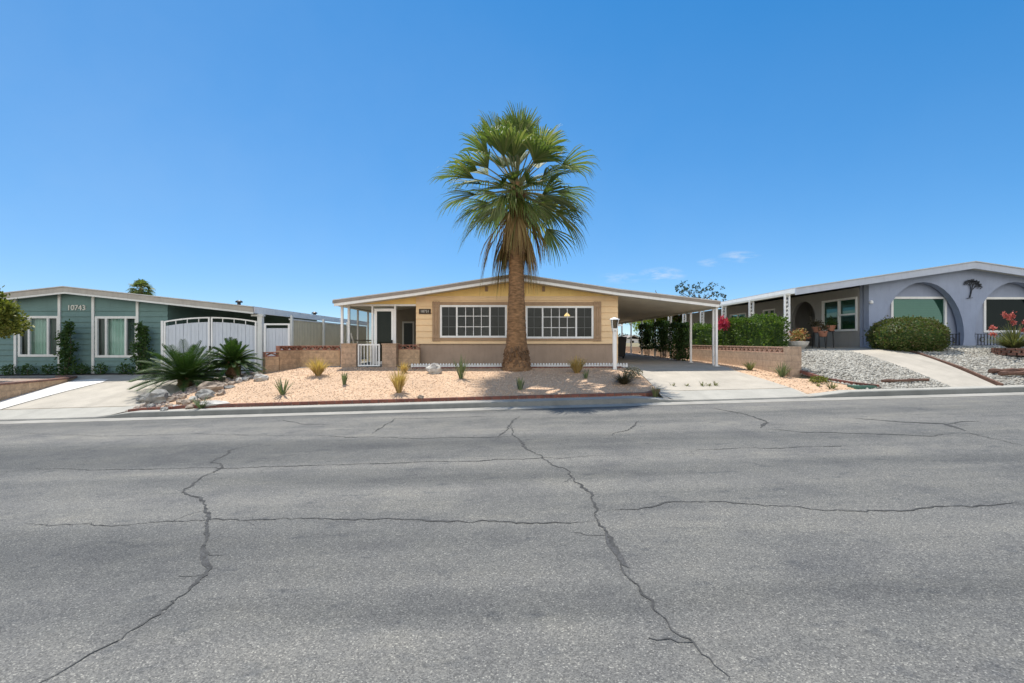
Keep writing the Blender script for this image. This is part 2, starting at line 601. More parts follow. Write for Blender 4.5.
# ------------------------------------------------------------------ setting: ground, road, kerb, paving
def sheet(name, poly, mat, off, step=.35, side=None, kind='structure', hf=None):
    """ground sheet inside a plan polygon, draped over the ground form"""
    hf = hf or (lambda x, y: H(x, y, side))
    pts, es = [], []
    for (x0, y0), (x1, y1) in zip(poly, poly[1:] + poly[:1]):
        n = max(1, int(math.hypot(x1 - x0, y1 - y0) / step))
        for k in range(n):
            t = k / n
            pts.append(Vector((x0 + (x1 - x0) * t, y0 + (y1 - y0) * t)))
    n = len(pts)
    es = [(i, (i + 1) % n) for i in range(n)]
    xs = [p.x for p in pts]
    ys = [p.y for p in pts]
    y = min(ys) + step * .5
    k = 0
    while y < max(ys):
        x = min(xs) + step * (.5 if k % 2 else .25)
        while x < max(xs):
            if inside((x, y), poly):
                pts.append(Vector((x, y)))
            x += step
        y += step
        k += 1
    ov, oe, of, *_ = delaunay_2d_cdt(pts, es, [], 1, 1e-5)
    b = MB()
    b.v = [(p.x, p.y, hf(p.x, p.y) + off) for p in ov]
    b.f = [tuple(f) for f in of if inside(sum((ov[k] for k in f), Vector((0, 0))) / len(f), poly)]
    # make all faces look up
    ff = []
    for f in b.f:
        a, c, d = (Vector(b.v[f[i]]) for i in range(3))
        ff.append(f if (c - a).cross(d - a).z > 0 else f[::-1])
    b.f = ff
    o = b.build(name, mat, None, True)
    if kind:
        o['kind'] = kind
    return o


def axis(segs):
    out = []
    for a, b, s in segs:
        n = max(1, round((b - a) / s))
        out += [a + (b - a) * k / n for k in range(n)]
    out.append(segs[-1][1])
    return out


# base ground, one sheet to the horizon (split at the retaining wall where the right lot is higher)
b = MB()
ys = axis([(-2500, -60, 600), (-60, 11.0, 8), (11.0, 11.46, .46), (11.46, 11.63, .17), (11.63, 11.83, .2), (11.83, 18, .4), (18, 60, 4), (60, 2600, 400)])
xl = axis([(-2500, -60, 600), (-60, -30, 10), (-30, WALLX, .5)])
xr = axis([(WALLX, 30, .5), (30, 60, 10), (60, 2500, 600)])
for xs, sd in ((xl, False), (xr, True)):
    base = len(b.v)
    for y in ys:
        for x in xs:
            b.v.append((x, y, H(x, y, sd) - .07))
    nx = len(xs)
    for j in range(len(ys) - 1):
        for i in range(nx - 1):
            a = base + j * nx + i
            b.f.append((a, a + 1, a + nx + 1, a + nx))
g = b.build('ground', M['field'], None, True)
g['kind'] = 'structure'

# street
b = MB()
xs = [-300, -30, 30, 300]
zz = lambda x: GR * max(-30, min(30, x))
for a, c in zip(xs, xs[1:]):
    b.face([(a, -2.2, zz(a)), (c, -2.2, zz(c)), (c, 11.05, zz(c)), (a, 11.05, zz(a))])
b.build('road', M['asphalt'])['kind'] = 'structure'
b = MB()
b.box(-30, 30, -2.2, -2.05, -1, 0)
for a, c in zip(xs, xs[1:]):
    for y0, y1, zo in ((11.05, 11.44, .004),):
        b.face([(a, y0, zz(a) + zo), (c, y0, zz(c) + zo), (c, y1, zz(c) + zo + .012), (a, y1, zz(a) + zo + .012)])
b.v = b.v[8:]
b.f = [tuple(i - 8 for i in f) for f in b.f[6:]]
b.build('gutter', M['kerb'])['kind'] = 'structure'
b = MB()
xs = axis([(-60, -11, 7), (-11, 10, .35), (10, 60, 5)])
sec = lambda x: [(11.44, GR * max(-30, min(30, x)) - .02), (11.455, GR * max(-30, min(30, x)) + lerp_tab(KH, x) * .9),
                 (11.48, GR * max(-30, min(30, x)) + lerp_tab(KH, x) + .006), (11.80, GR * max(-30, min(30, x)) + lerp_tab(KH, x) + .012), (11.82, GR * max(-30, min(30, x)) - .05)]
bt = MB()
M['kerb_face'] = concrete('kerb_face', (.20, .20, .18), .2, .5)  # face made darker than the top, its shade put into the colour
for a, c in zip(xs, xs[1:]):
    A, B = sec(a), sec(c)
    for k in (0, 1):
        b.face([(a, *A[k]), (c, *B[k]), (c, *B[k + 1]), (a, *A[k + 1])])
    for k in (2, 3):
        bt.face([(a, *A[k]), (c, *B[k]), (c, *B[k + 1]), (a, *A[k + 1])])
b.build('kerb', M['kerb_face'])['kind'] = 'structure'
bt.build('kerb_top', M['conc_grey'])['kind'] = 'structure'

# cracks in the asphalt
def RG(px, py):
    y = CAMZ * F / ((py - 341.5) + GR * (px - 512))
    return Vector((X(px, y), y))


def crack(pix, w0, w1, seed, jit=.035):
    rr = random.Random(seed)
    P = [RG(*p) for p in pix]
    pts = []
    for a, c in zip(P, P[1:]):
        n = max(2, int((c - a).length / .03))
        for k in range(n):
            t = k / n
            p = a.lerp(c, t)
            q = Vector((p.x * 2.3 + seed, p.y * 2.3, 0))
            q2 = q * 5
            q3 = q * 17
            pts.append(p + Vector((noise.noise(q3) * .016, noise.noise(q3 + Vector((3, 3, 3))) * .016)) + Vector((noise.noise(q) * jit * 2 + noise.noise(q2) * jit, noise.noise(q + Vector((9, 9, 9))) * jit * 2 + noise.noise(q2 + Vector((5, 5, 5))) * jit)))
    pts.append(P[-1])
    b = MB()
    L = len(pts)
    prev = None
    for i, p in enumerate(pts):
        d = (pts[min(i + 1, L - 1)] - pts[max(i - 1, 0)])
        d = d.normalized() if d.length else Vector((1, 0))
        nrm = Vector((-d.y, d.x))
        t = i / (L - 1)
        w = (w0 + (w1 - w0) * t) * (.3 + 1.9 * abs(noise.noise(Vector((p.x * 2.3, p.y * 2.3, seed)))) + .6 * rr.random())
        w *= min(1, 8 * min(t, 1 - t) + .15)
        row = [(q.x, q.y, GR * q.x + .004) for q in (p + nrm * w / 2, p - nrm * w / 2)]
        if prev:
            b.face([prev[0], prev[1], row[1], row[0]])
        prev = row
    for _ in range(int(L * .012) + 1):      # short side branches
        i0 = rr.randrange(L)
        p = pts[i0]
        a = rr.uniform(0, 6.283)
        for _k in range(rr.randint(3, 8)):
            a += rr.uniform(-1, 1)
            q = p + Vector((math.cos(a), math.sin(a))) * rr.uniform(.04, .09)
            nv = Vector((-math.sin(a), math.cos(a))) * w0 * .14
            b.face([(v.x, v.y, GR * v.x + .0037) for v in (p + nv, p - nv, q - nv * .8, q + nv * .8)])
            p = q
    return b.build('road_crack', M['crack'])


CR = [
    ([(42, 683), (90, 655), (150, 620), (195, 585), (212, 568), (203, 548), (207, 528), (203, 507), (187, 492), (200, 478), (222, 468), (212, 462), (232, 450), (260, 443)], .030, .030),
    ([(0, 525), (40, 525), (110, 525), (210, 520), (300, 519), (390, 519), (470, 523), (560, 522), (600, 520)], .012, .022),
    ([(600, 512), (650, 507), (672, 502), (730, 501), (790, 507), (850, 511), (910, 512), (965, 505), (1024, 503)], .02, .022),
    ([(510, 425), (515, 437), (530, 450), (565, 470), (590, 495), (600, 520), (608, 540), (625, 570), (645, 595), (665, 620), (690, 650), (730, 683)], .035, .022),
    ([(0, 472), (40, 468), (100, 470), (190, 468), (260, 467), (330, 465), (400, 463), (520, 459), (610, 456)], .012, .016),
    ([(372, 434), (385, 425), (395, 419), (440, 418), (500, 416)], .02, .016),
    ([(300, 436), (420, 438), (480, 437), (520, 437)], .014, .02),
    ([(712, 408), (745, 414), (768, 422), (760, 428)], .03, .05),
    ([(765, 429), (800, 432), (870, 434), (930, 436), (955, 434)], .022, .018),
    ([(850, 418), (900, 422), (945, 424), (965, 431)], .03, .06),
    ([(945, 424), (962, 422), (980, 421)], .03, .012),
    ([(965, 433), (1000, 440), (1024, 446)], .014, .012),
    ([(640, 421), (632, 428), (612, 434)], .02, .02),
    ([(497, 437), (506, 430), (513, 421), (520, 416)], .02, .02),
    ([(268, 422), (285, 420), (300, 424), (330, 425)], .02, .014),
    ([(690, 450), (760, 448), (848, 446)], .012, .012),
    ([(0, 433), (110, 436), (200, 434), (300, 436)], .008, .014),
]
for i, (p, w0, w1) in enumerate(CR):
    crack(p, w0 * (.78 if max(q[1] for q in p) > 500 else 1.1), w1 * (.78 if max(q[1] for q in p) > 500 else 1.1), 11 + i * 7)['kind'] = 'structure'
# two wider broken spots along the long cracks
def spot(pix, seed):
    b = MB()
    q = [RG(*p) for p in pix]
    c = sum(q, Vector((0, 0))) / len(q)
    ring = []
    for a, d in zip(q, q[1:] + q[:1]):
        for k in range(6):
            p = a.lerp(d, k / 6)
            p = c + (p - c) * (1 + .22 * noise.noise(Vector((p.x * 9, p.y * 9, seed))))
            ring.append((p.x, p.y, GR * p.x + .0035))
    b.face(ring)
    o = b.build('road_spot', M['spot'])
    o['kind'] = 'structure'


M['spot'] = paint('broken_asphalt', (.075, .075, .074), .95, .5, 40, .8, 90)
spot([(201, 545), (205, 549), (208, 558), (212, 568), (207, 569), (202, 566), (200, 556)], 1)
spot([(605, 534), (611, 542), (620, 552), (629, 568), (622, 565), (613, 553), (606, 543)], 2)

# --- paving
sheet('left_driveway', [(-26, 11.5), (-9.85, 11.5), (-9.3, 12.6), (-9.25, 13.4), (-8.9, 15.2), (-8.75, 17.2), (-12.4, 17.3), (-12.4, 36), (-26, 36)][:6] + [(-8.75, 16.75), (-26, 16.75)],
      M['conc'], .006)
sheet('driveway_apron', [(-26, 11.5), (-9.85, 11.5), (-9.55, 12.4), (-26, 12.4)], M['conc_grey'], .014)
sheet('garden_path', [(-14.35, 12.2), (-13.55, 12.35), (-13.25, 14.3), (-13.15, 15.1), (-13.35, 15.55), (-13.9, 15.7), (-14.35, 15.4)], M['conc_new'], .022)
sheet('main_driveway', [(3.75, 11.5), (7.40, 11.5), (7.45, 12.2), (7.25, 15.2), (7.45, 16.2), (7.45, 36), (3.86, 36), (3.86, 15.6), (3.95, 14.5), (3.85, 12.5)], M['conc'], .008)
sheet('driveway_entry', [(3.95, 11.49), (7.25, 11.49), (7.43, 12.5), (3.83, 12.5)], M['conc_new2'] if 'conc_new2' in M else M['conc_grey'], .014)
# joints
for (x0, x1, y) in ((3.83, 7.43, 12.52), (-26, -9.5, 12.42)):
    sheet('paving_joint', [(x0, y - .014), (x1, y - .014), (x1, y + .014), (x0, y + .014)], M['joint'], .018, .3)
for y_ in (18.2, 21.2, 24.2):
    sheet('paving_joint', [(3.9, y_), (7.3, y_), (7.3, y_ + .02), (3.9, y_ + .02)], M['joint'], .014, .3)
sheet('paving_joint', [(-13.15, 15.1), (-9.4, 16.1), (-9.4, 16.13), (-13.15, 15.13)], M['joint'], .014, .3)
sheet('paving_joint', [(3.9, 15.2), (7.3, 15.2), (7.3, 15.22), (3.9, 15.22)], M['joint'], .014, .3)

# --- gravel beds
YARD = [(-9.2, 11.81), (-6, 11.81), (0, 11.81), (3.2, 11.81), (3.72, 12.2), (3.86, 12.6), (3.9, 14.5), (3.8, 15.75), (0, 15.75), (-5.6, 16.3), (-7.6, 16.6), (-8.2, 15.6), (-8.6, 14.4), (-9.0, 13)]
sheet('gravel_yard', YARD, M['orange'], .01, .3)
STRIP = [(7.45, 11.81), (8.9, 11.81), (8.55, 13.0), (8.2, 13.9), (8.2, 36), (7.45, 36), (7.45, 16.2), (7.25, 15.2)]
sheet('gravel_strip', [(p[0], p[1]) for p in STRIP], M['orange'], .006, .3)
ROCKZ = [(-9.75, 11.79), (-9.0, 11.81), (-8.9, 13), (-8.4, 14.4), (-8.1, 15.5), (-8.45, 16.9), (-9.0, 16.2), (-9.3, 13.6), (-9.6, 12.5)]
sheet('rock_bed', ROCKZ, M['brown'], .016, .3)
GREY1 = [(8.9, 11.81), (11.0, 11.81), (11.1, 17.3), (8.45, 17.3), (8.45, 13.7), (8.6, 13)]
sheet('grey_gravel_bed', GREY1, M['grey'], .005, .3, side=True)
GREY2 = [(12.35, 11.81), (24, 11.81), (24, 17.0), (12.95, 17.0), (12.7, 14.5)]
sheet('grey_gravel_lawn', GREY2, M['grey'], .005, .3, side=True)
sheet('walkway', [(11.02, 11.79), (12.15, 11.79), (12.55, 14.5), (12.86, 17.4), (12.86, 36), (9.4, 36), (9.4, 17.25), (11.08, 17.25)], M['conc'], .012, .3, side=True)
sheet('foundation_strip', [(-3.5, 15.75), (3.8, 15.75), (3.8, 17.02), (-3.5, 17.02)], M['dark_ground'], .004, .4)  # dark grainy sheet along the foot of the house
sheet('porch_pad', [(-7.6, 16.4), (-3.45, 16.4), (-3.45, 20.2), (-7.6, 20.2)], M['conc_grey'], .02, .5)
sheet('soil_bed', [(-24, 16.55), (-12.6, 16.55), (-12.6, 17.02), (-24, 17.02)], M['dark_ground'], .02, .5)


def scatter(name, poly, n, r0, r1, mat, off, seed, side=None, flat=.65):
    rr = random.Random(seed)
    b = MB()
    xs = [p[0] for p in poly]
    ys = [p[1] for p in poly]
    k = 0
    while k < n:
        x, y = rr.uniform(min(xs), max(xs)), rr.uniform(min(ys), max(ys))
        if not inside((x, y), poly):
            continue
        k += 1
        r = rr.uniform(r0, r1)
        z = H(x, y, side) + off + r * .25
        # a small many-sided stone
        base = len(b.v)
        a0 = rr.uniform(0, 6.3)
        m = 5
        b.v.append((x, y, z + r * flat * rr.uniform(.8, 1.2)))
        for lev, rad in ((.35, .8), (-.45, 1.0)):
            for j in range(m):
                t = a0 + 2 * math.pi * j / m + lev
                q = r * rad * rr.uniform(.75, 1.2)
                b.v.append((x + q * math.cos(t), y + q * math.sin(t) * rr.uniform(.7, 1), z + r * flat * lev))
        for j in range(m):
            b.f.append((base, base + 1 + j, base + 1 + (j + 1) % m))
            b.f.append((base + 1 + j, base + 1 + m + j, base + 1 + m + (j + 1) % m, base + 1 + (j + 1) % m))
    o = b.build(name, mat)
    o['kind'] = 'stuff'
    return o


tag(scatter('gravel_stones', YARD, 9000, .008, .024, M['orange_st'], .008, 3), 'loose orange gravel covering the front yard around the palm', 'gravel')
tag(scatter('gravel_stones', STRIP, 1600, .010, .028, M['orange_st'], .006, 4), 'loose orange gravel between the main driveway and block wall', 'gravel')
tag(scatter('river_stones', ROCKZ, 700, .025, .06, M['brown_st'], .014, 5), 'brown pebbles around the boulders beside the left driveway', 'gravel')
tag(scatter('grey_stones', GREY1, 7500, .020, .044, M['grey_st'], .006, 6, True), 'grey crushed stones left of the walkway of the blue-grey house', 'gravel')
tag(scatter('grey_stones', GREY2, 14000, .020, .044, M['grey_st'], .006, 8, True), 'grey crushed stones right of the walkway of the blue-grey house', 'gravel')


# ------------------------------------------------------------------ building helpers
def laps(b, x0, x1, z0, z1, y, holes=(), lap=.2, out=.03):
    """lapped boards on a wall facing -y, rectangular holes (xa, xb, za, zb) left open"""
    zs = {z0, z1}
    z = z0
    while z < z1:
        zs.add(round(z, 4))
        z += lap
    for h in holes:
        for q in (h[2], h[3]):
            if z0 < q < z1:
                zs.add(q)
    zs = sorted(zs)
    zs = [q for i, q in enumerate(zs) if i == 0 or q - zs[i - 1] > 1e-3]

    def outs(q):      # board face stands out at its lower edge
        f = ((q - z0) / lap) % 1.0
        return out * (1 - f)
    for a, c in zip(zs, zs[1:]):
        spans = [(x0, x1)]
        for h in holes:
            if h[2] < c - 1e-4 and h[3] > a + 1e-4:
                ns = []
                for s0, s1 in spans:
                    if h[0] > s0:
                        ns.append((s0, min(s1, h[0])))
                    if h[1] < s1:
                        ns.append((max(s0, h[1]), s1))
                spans = [s for s in ns if s[1] - s[0] > 1e-3]
        oa = outs(a + 1e-4)
        oc = outs(c - 1e-4)
        for s0, s1 in spans:
            b.face([(s0, y - oa, a), (s1, y - oa, a), (s1, y - oc, c), (s0, y - oc, c)])
            b.face([(s0, y, a), (s1, y, a), (s1, y - oa, a), (s0, y - oa, a)])
    for h in holes:   # reveals
        q = y + .12
        b.face([(h[0], y, h[2]), (h[0], q, h[2]), (h[0], q, h[3]), (h[0], y, h[3])])
        b.face([(h[1], y, h[2]), (h[1], y, h[3]), (h[1], q, h[3]), (h[1], q, h[2])])
        b.face([(h[0], y, h[3]), (h[0], q, h[3]), (h[1], q, h[3]), (h[1], y, h[3])])
        b.face([(h[0], y, h[2]), (h[1], y, h[2]), (h[1], q, h[2]), (h[0], q, h[2])])


def win_frame(b, x0, x1, z0, z1, y, w=.055, d=.07, mull=(), proud=.03):
    ya, yb = y - proud, y - proud + d
    b.box(x0, x1, ya, yb, z0, z0 + w)
    b.box(x0, x1, ya, yb, z1 - w, z1)
    b.box(x0, x0 + w, ya, yb, z0 + w, z1 - w)
    b.box(x1 - w, x1, ya, yb, z0 + w, z1 - w)
    for m in mull:
        b.box(m - w * .42, m + w * .42, ya + .004, yb, z0 + w, z1 - w)


def text_mesh(txt, size, loc, mat, parent, name='number', extr=.006, rot=(math.pi / 2, 0, 0)):
    cu = bpy.data.curves.new(name, 'FONT')
    cu.body = txt
    cu.size = size
    cu.extrude = extr
    cu.align_x = 'CENTER'
    cu.align_y = 'CENTER'
    t = bpy.data.objects.new('tmp', cu)
    COL.objects.link(t)
    bpy.context.view_layer.update()
    dg = bpy.context.evaluated_depsgraph_get()
    me = bpy.data.meshes.new_from_object(t.evaluated_get(dg))
    bpy.data.objects.remove(t)
    me.transform(Matrix.Translation(loc) @ Matrix.Rotation(rot[2], 4, 'Z') @ Matrix.Rotation(rot[0], 4, 'X'))
    me.name = name
    me.materials.clear()
    me.materials.append(mat)
    o = bpy.data.objects.new(name, me)
    COL.objects.link(o)
    o.parent = parent
    if parent.parent is None:
        o.location = [-c for c in parent.location]
    return o


def part(b, name, mat, parent, label=None, smooth=False):
    o = b.build(name, M[mat], parent, smooth)
    if label:
        o['label'] = label
    return o


def roof_z(prof, x):
    return lerp_tab(prof, x)


# ------------------------------------------------------------------ main yellow house
YW, YR = 17.0, 16.4
kx = YR / F
MP = [((px - 512) * kx, CAMZ + (341.5 - py) * kx) for px, py in ((333, 299.7), (416, 289), (516, 273.5), (618, 288.7), (720, 300.8))]
MH = thing('house', 'low yellow house with brown skirting, grid windows, porch and carport behind the palm', 'house', (0, YW, .74))
XA, XB, YB = -3.47, 3.83, 36.0
b = MB()
b.slab(MP, 0, .035, YR - .05, YB + .3)
part(b, 'roof', 'roof_top', MH)
b = MB()
b.slab(MP, .036, .125, YR - .03, YR + .02)
for e in (0, 1):
    x, z = MP[-e]
    s = -1 if e == 0 else 1
    b.box(x - .03 if s < 0 else x - .02, x + .02 if s < 0 else x + .03, YR + .02, YB + .3, z - .125, z - .036)
part(b, 'gutter', 'roof_edge', MH)
b = MB()
b.slab([(MP[0][0] + .03, MP[0][1] - .002)] + MP[1:4] + [(MP[4][0] - .03, MP[4][1] - .002)], .126, .225, YR, YR + .05)
part(b, 'fascia', 'white', MH)
b = MB()
b.slab([(MP[0][0] + .03, MP[0][1])] + MP[1:4] + [(MP[4][0] - .03, MP[4][1])], .13, .2, YR + .05, YB)
# ribs of the carport pan roof
for k in range(48):
    y = YR + .3 + k * .41
    b.slab([(XB + .05, roof_z(MP, XB + .05)), (MP[4][0] - .05, MP[4][1])], .2, .215, y, y + .03)
part(b, 'soffit', 'soffit', MH)
# windows
W1 = (X(440.5, YW), X(506.7, YW), Z(337.4, YW), Z(305.5, YW))
W2 = (X(525.8, YW), X(592.9, YW), Z(338.2, YW), Z(306.4, YW))
ZS = Z(343.8, YW)
ZT = Z(297, YW)
b = MB()
laps(b, XA, XB, ZS, ZT, YW, [W1, W2], .225, .034)
part(b, 'wall', 'yellow', MH)
b = MB()   # side and back walls
b.box(XB - .1, XB, YW + .002, YB, .72, 3.2)
b.box(XA, XA + .1, YW + .002, YB, .72, 3.2)
b.box(XA + .1, XB - .1, YB - .1, YB, .72, 3.2)
part(b, 'side_wall', 'yellow', MH)
b = MB()   # inner rooms
b.box(XA + .1, XB - .1, YW + 4, YW + 4.05, 1.3, 3.2)
b.box(XA + .1, XB - .1, YW + .15, YW + 4, 1.25, 1.3)
b.box(XA + .1, XB - .1, YW + .15, YW + 4, 3.12, 3.18)
part(b, 'room', 'room', MH)
# gable panel with vertical grooves
b = MB()
xs = axis([(XA, XB, .3)])
for a, c in zip(xs, xs[1:]):
    a2, c2 = a + .014, c - .014
    z1, z2 = roof_z(MP, a2) - .21, roof_z(MP, c2) - .21
    for f, k in ((YW - .005, 0),):
        b.face([(a2, f, ZT), (c2, f, ZT), (c2, f, z2), (a2, f, z1)])
    b.face([(c2, YW - .005, ZT), (c2, YW + .02, ZT), (c2, YW + .02, z2), (c2, YW - .005, z2)])
    b.face([(a2, YW - .005, ZT), (a2, YW - .005, z1), (a2, YW + .02, z1), (a2, YW + .02, ZT)])
b.plate([(XA, ZT), (XB, ZT)] + [(x, z - .2) for x, z in ((XB, roof_z(MP, XB)), MP[2], (XA, roof_z(MP, XA)))], [], lambda u, v, d: (u, YW + .01 + d, v), .05)
part(b, 'gable', 'yellow2', MH)
b = MB()
b.box(XA - .01, XB + .01, YW - .03, YW, ZT - .035, ZT + .03)
part(b, 'gable_trim', 'yellow', MH)
for px in (486.5, 543.5):
    b = MB()
    x, z = X(px, YW), Z(289, YW)
    b.box(x - .045, x + .045, YW - .03, YW - .006, z - .09, z + .09)
    for k in range(4):
        b.box(x - .06, x + .06, YW - .04, YW - .03, z - .085 + k * .045, z - .06 + k * .045)
    part(b, 'gable_vent', 'trim_brown', MH)
b = MB()   # skirting
xs = axis([(XA, XB, .9)])
for a, c in zip(xs, xs[1:]):
    b.box(a + .006, c - .006, YW + .035, YW + .06, .6, ZS)
    b.box(a - .02, a + .02, YW + .028, YW + .035, .6, ZS)
b.box(XB - .06, XB - .035, YW + .06, YB, .6, ZS)
part(b, 'skirting', 'skirt', MH)
# brown bands and shutters
b = MB()
xl_, xr_ = X(432.5, YW), X(601, YW)
b.box(xl_, xr_, YW - .055, YW - .03, W1[3] + .003, W1[3] + .12)
b.box(xl_, xr_, YW - .055, YW - .03, W1[2] - .12, W1[2] - .003)
part(b, 'window_band', 'trim_brown', MH)
for x0, x1 in ((xl_, W1[0] - .01), (W2[1] + .01, xr_)):
    b = MB()
    w = (x1 - x0) / 3
    za, zb = W1[2] - .135, W1[3] + .14
    for k in range(3):
        b.box(x0 + k * w + .009, x0 + (k + 1) * w - .009, YW - .075, YW - .056, za, zb)
    b.box(x0 + .01, x1 - .01, YW - .095, YW - .075, za + .12, za + .2)
    b.box(x0 + .01, x1 - .01, YW - .095, YW - .075, zb - .2, zb - .12)
    part(b, 'shutter', 'trim_brown', MH)
for (x0, x1, z0, z1), (ma, mb) in ((W1, (457, 490)), (W2, (542.5, 576))):
    ma, mb = X(ma, YW), X(mb, YW)
    b = MB()
    win_frame(b, x0 - .01, x1 + .01, z0 - .01, z1 + .01, YW - .05, .07, .1, (ma, mb), .02)
    wf = part(b, 'window', 'white', MH)
    b = MB()
    for (a, c, n) in ((x0, ma, 2), (ma, mb, 4), (mb, x1, 2)):
        for k in range(1, n):
            x = a + .03 + (c - a - .06) * k / n
            b.box(x - .011, x + .011, YW - .018, YW - .004, z0, z1)
        for k in range(1, 3):
            z = z0 + (z1 - z0) * k / 3
            b.box(a, c, YW - .0165, YW - .0055, z - .011, z + .011)
    part(b, 'grid', 'white', wf)
    b = MB()
    b.face([(ma, YW + .005, z0), (mb, YW + .005, z0), (mb, YW + .005, z1), (ma, YW + .005, z1)])
    part(b, 'pane', 'glass', wf)
    for a, c in ((x0, ma), (mb, x1)):
        b = MB()
        b.face([(a + .03, YW - .024, z0), (c - .03, YW - .024, z0), (c - .03, YW - .024, z1), (a + .03, YW - .024, z1)])
        part(b, 'screen_pane', 'screen', wf)
# number plaque
b = MB()
px0, px1 = X(419.2, YW), X(431, YW)
b.box(px0, px1, YW - .05, YW - .02, Z(314, YW), Z(309, YW))
pq = part(b, 'number_plaque', 'plaque', MH)
text_mesh('18731', .13, ((px0 + px1) / 2, YW - .052, Z(311.5, YW)), M['lettering'], pq)
# porch
YP = 17.05
b = MB()
zb_ = Z(305, YP)
xl_ = X(346, YP)
b.plate([(xl_, zb_ + .03), (XA - .01, zb_ + .03), (XA - .01, roof_z(MP, XA) - .2), (MP[1][0] - .2, roof_z(MP, MP[1][0] - .2) - .2), (xl_, roof_z(MP, xl_) - .2)], [],
        lambda u, v, d: (u, YP + d, v), .04)
part(b, 'porch_gable', 'yellow2', MH)
b = MB()
b.box(xl_, XA - .01, YP - .02, YP + .08, zb_ - .04, zb_ + .03)
part(b, 'porch_beam', 'white', MH)
for px, w, dy in ((342, .075, -.3), (348.8, .075, 0), (372.5, .06, 0.0), (395.2, .06, 0.0)):
    x = X(px, YP + dy)
    b = MB()
    b.box(x - w / 2, x + w / 2, YP + dy - .03, YP + dy + .06, .72, (zb_ - .041) if dy == 0 else roof_z(MP, x) - .205)
    part(b, 'porch_post', 'white', MH)
b = MB()   # porch door
dx0, dx1 = X(374, YP), X(394, YP)
win_frame(b, dx0, dx1, .78, Z(308.5, YP), YP + .04, .10, .05)
dr = part(b, 'screen_door', 'white', MH)
b = MB()
b.box(dx1 - .09, dx1 - .05, YP - .03, YP + .012, 1.50, 1.66)
part(b, 'handle', 'black', dr)
b = MB()
b.face([(dx0, YP + .04, .8), (dx1, YP + .04, .8), (dx1, YP + .04, zb_ - .1), (dx0, YP + .04, zb_ - .1)])
part(b, 'pane', 'glass_dark', dr)
for a, c in ((350, 371.3), (397, 415.5)):
    b = MB()
    a, c = X(a, YP), X(c, YP)
    b.face([(a, YP + .03, .78), (c, YP + .03, .78), (c, YP + .03, zb_ - .04), (a, YP + .03, zb_ - .04)])
    part(b, 'screen_panel', 'mesh', MH)
b = MB()
b.box(-6.0, XA - .002, 21.0, 21.1, .7, 3.1)
part(b, 'porch_wall', 'taupe', MH)
b = MB()
a, c = X(402, 20.9), X(414, 20.9)
win_frame(b, a, c, .95, Z(321.5, 20.9), 20.97, .07, .06)
pd = part(b, 'porch_window', 'white', MH)
b = MB()
b.box(a + .05, c - .05, 20.95, 20.99, 1.0, Z(322.5, 20.9))
part(b, 'pane', 'door', pd)
b = MB()  # side frames of the porch, sloping rail
xs_ = xl_ + .02
for y in (18.3, 19.6, 20.9):
    b.box(xs_ - .03, xs_ + .03, y - .03, y + .03, .72, 2.95)
b.box(xs_ - .025, xs_ + .025, YP + .1, 20.9, 1.62, 1.67)
b.box(xs_ - .025, xs_ + .025, YP + .1, 20.9, 2.85, 2.93)
part(b, 'side_frame', 'white', MH)
b = MB()
b.bar((X(351, 17.6), 17.6, Z(333, 17.6)), (X(359, 17.6), 17.6, .8), .05, .05)
part(b, 'rail', 'white', MH)
# carport posts
XP = 7.2
for k in range(8):
    y = 16.56 + k * 2.37
    b = MB()
    b.box(XP - .036, XP + .036, y - .036, y + .036, H(7.2, y), roof_z(MP, XP) - .2)
    b.box(XP - .075, XP + .075, y - .075, y + .075, H(7.2, y), H(7.2, y) + .03)
    part(b, 'carport_post', 'white', MH)
b = MB()
y = 16.81
b.box(XP - .03, XP + .03, y - .03, y + .03, H(7.2, y), roof_z(MP, XP) - .2)
for z in (1.05, 1.45, 2.1):
    b.box(XP - .012, XP + .012, 16.61, y - .03, z, z + .03)
part(b, 'carport_post', 'white', MH)
b = MB()
b.box(XP - .05, XP + .05, 16.5, YB, roof_z(MP, XP) - .27, roof_z(MP, XP) - .2)
part(b, 'carport_beam', 'soffit', MH)
# pendant lamp in the right window
b = MB()
x, y, z = X(567, 18.2), 18.2, Z(316, 18.2)
b.lathe((x, y, z), [(.12, 0), (.09, .05), (.035, .11), (.012, .13), (.0, .15)], 14)
part(b, 'pendant_lamp', 'glow', MH)

# ------------------------------------------------------------------ porch walls, gate
def breeze(b, p, q, z0, z1, t=.1):
    """row of breeze blocks with crossed webs between p and q (plan points)"""
    p, q = Vector((*p, 0)), Vector((*q, 0))
    L = (q - p).length
    d = (q - p) / L
    nrm = Vector((-d.y, d.x, 0))
    n = max(1, round(L / .3))
    u = L / n

    def P(s, z):
        v = p + d * s
        return (v.x, v.y, z)
    b.bar(P(0, z0 + .013), P(L, z0 + .013), t, .026)
    b.bar(P(0, z1 - .016), P(L, z1 - .016), t + .01, .032)
    for k in range(n):
        s = k * u
        b.bar(P(s + .015, z0 + .027), P(s + .015, z1 - .033), .03, t - .004, nrm)
        za, zb = z0 + .03, z1 - .036
        b.bar(P(s + .03, za), P(s + u * .52, zb), .026, t - .012, nrm)
        b.bar(P(s + u * .52, zb), P(s + u, za), .026, t - .016, nrm)


def wall_run(b, p, q, z0, z1, t=.18):
    p, q = Vector((*p, 0)), Vector((*q, 0))
    b.bar((p.x, p.y, (z0 + z1) / 2), (q.x, q.y, (z0 + z1) / 2), t, z1 - z0)


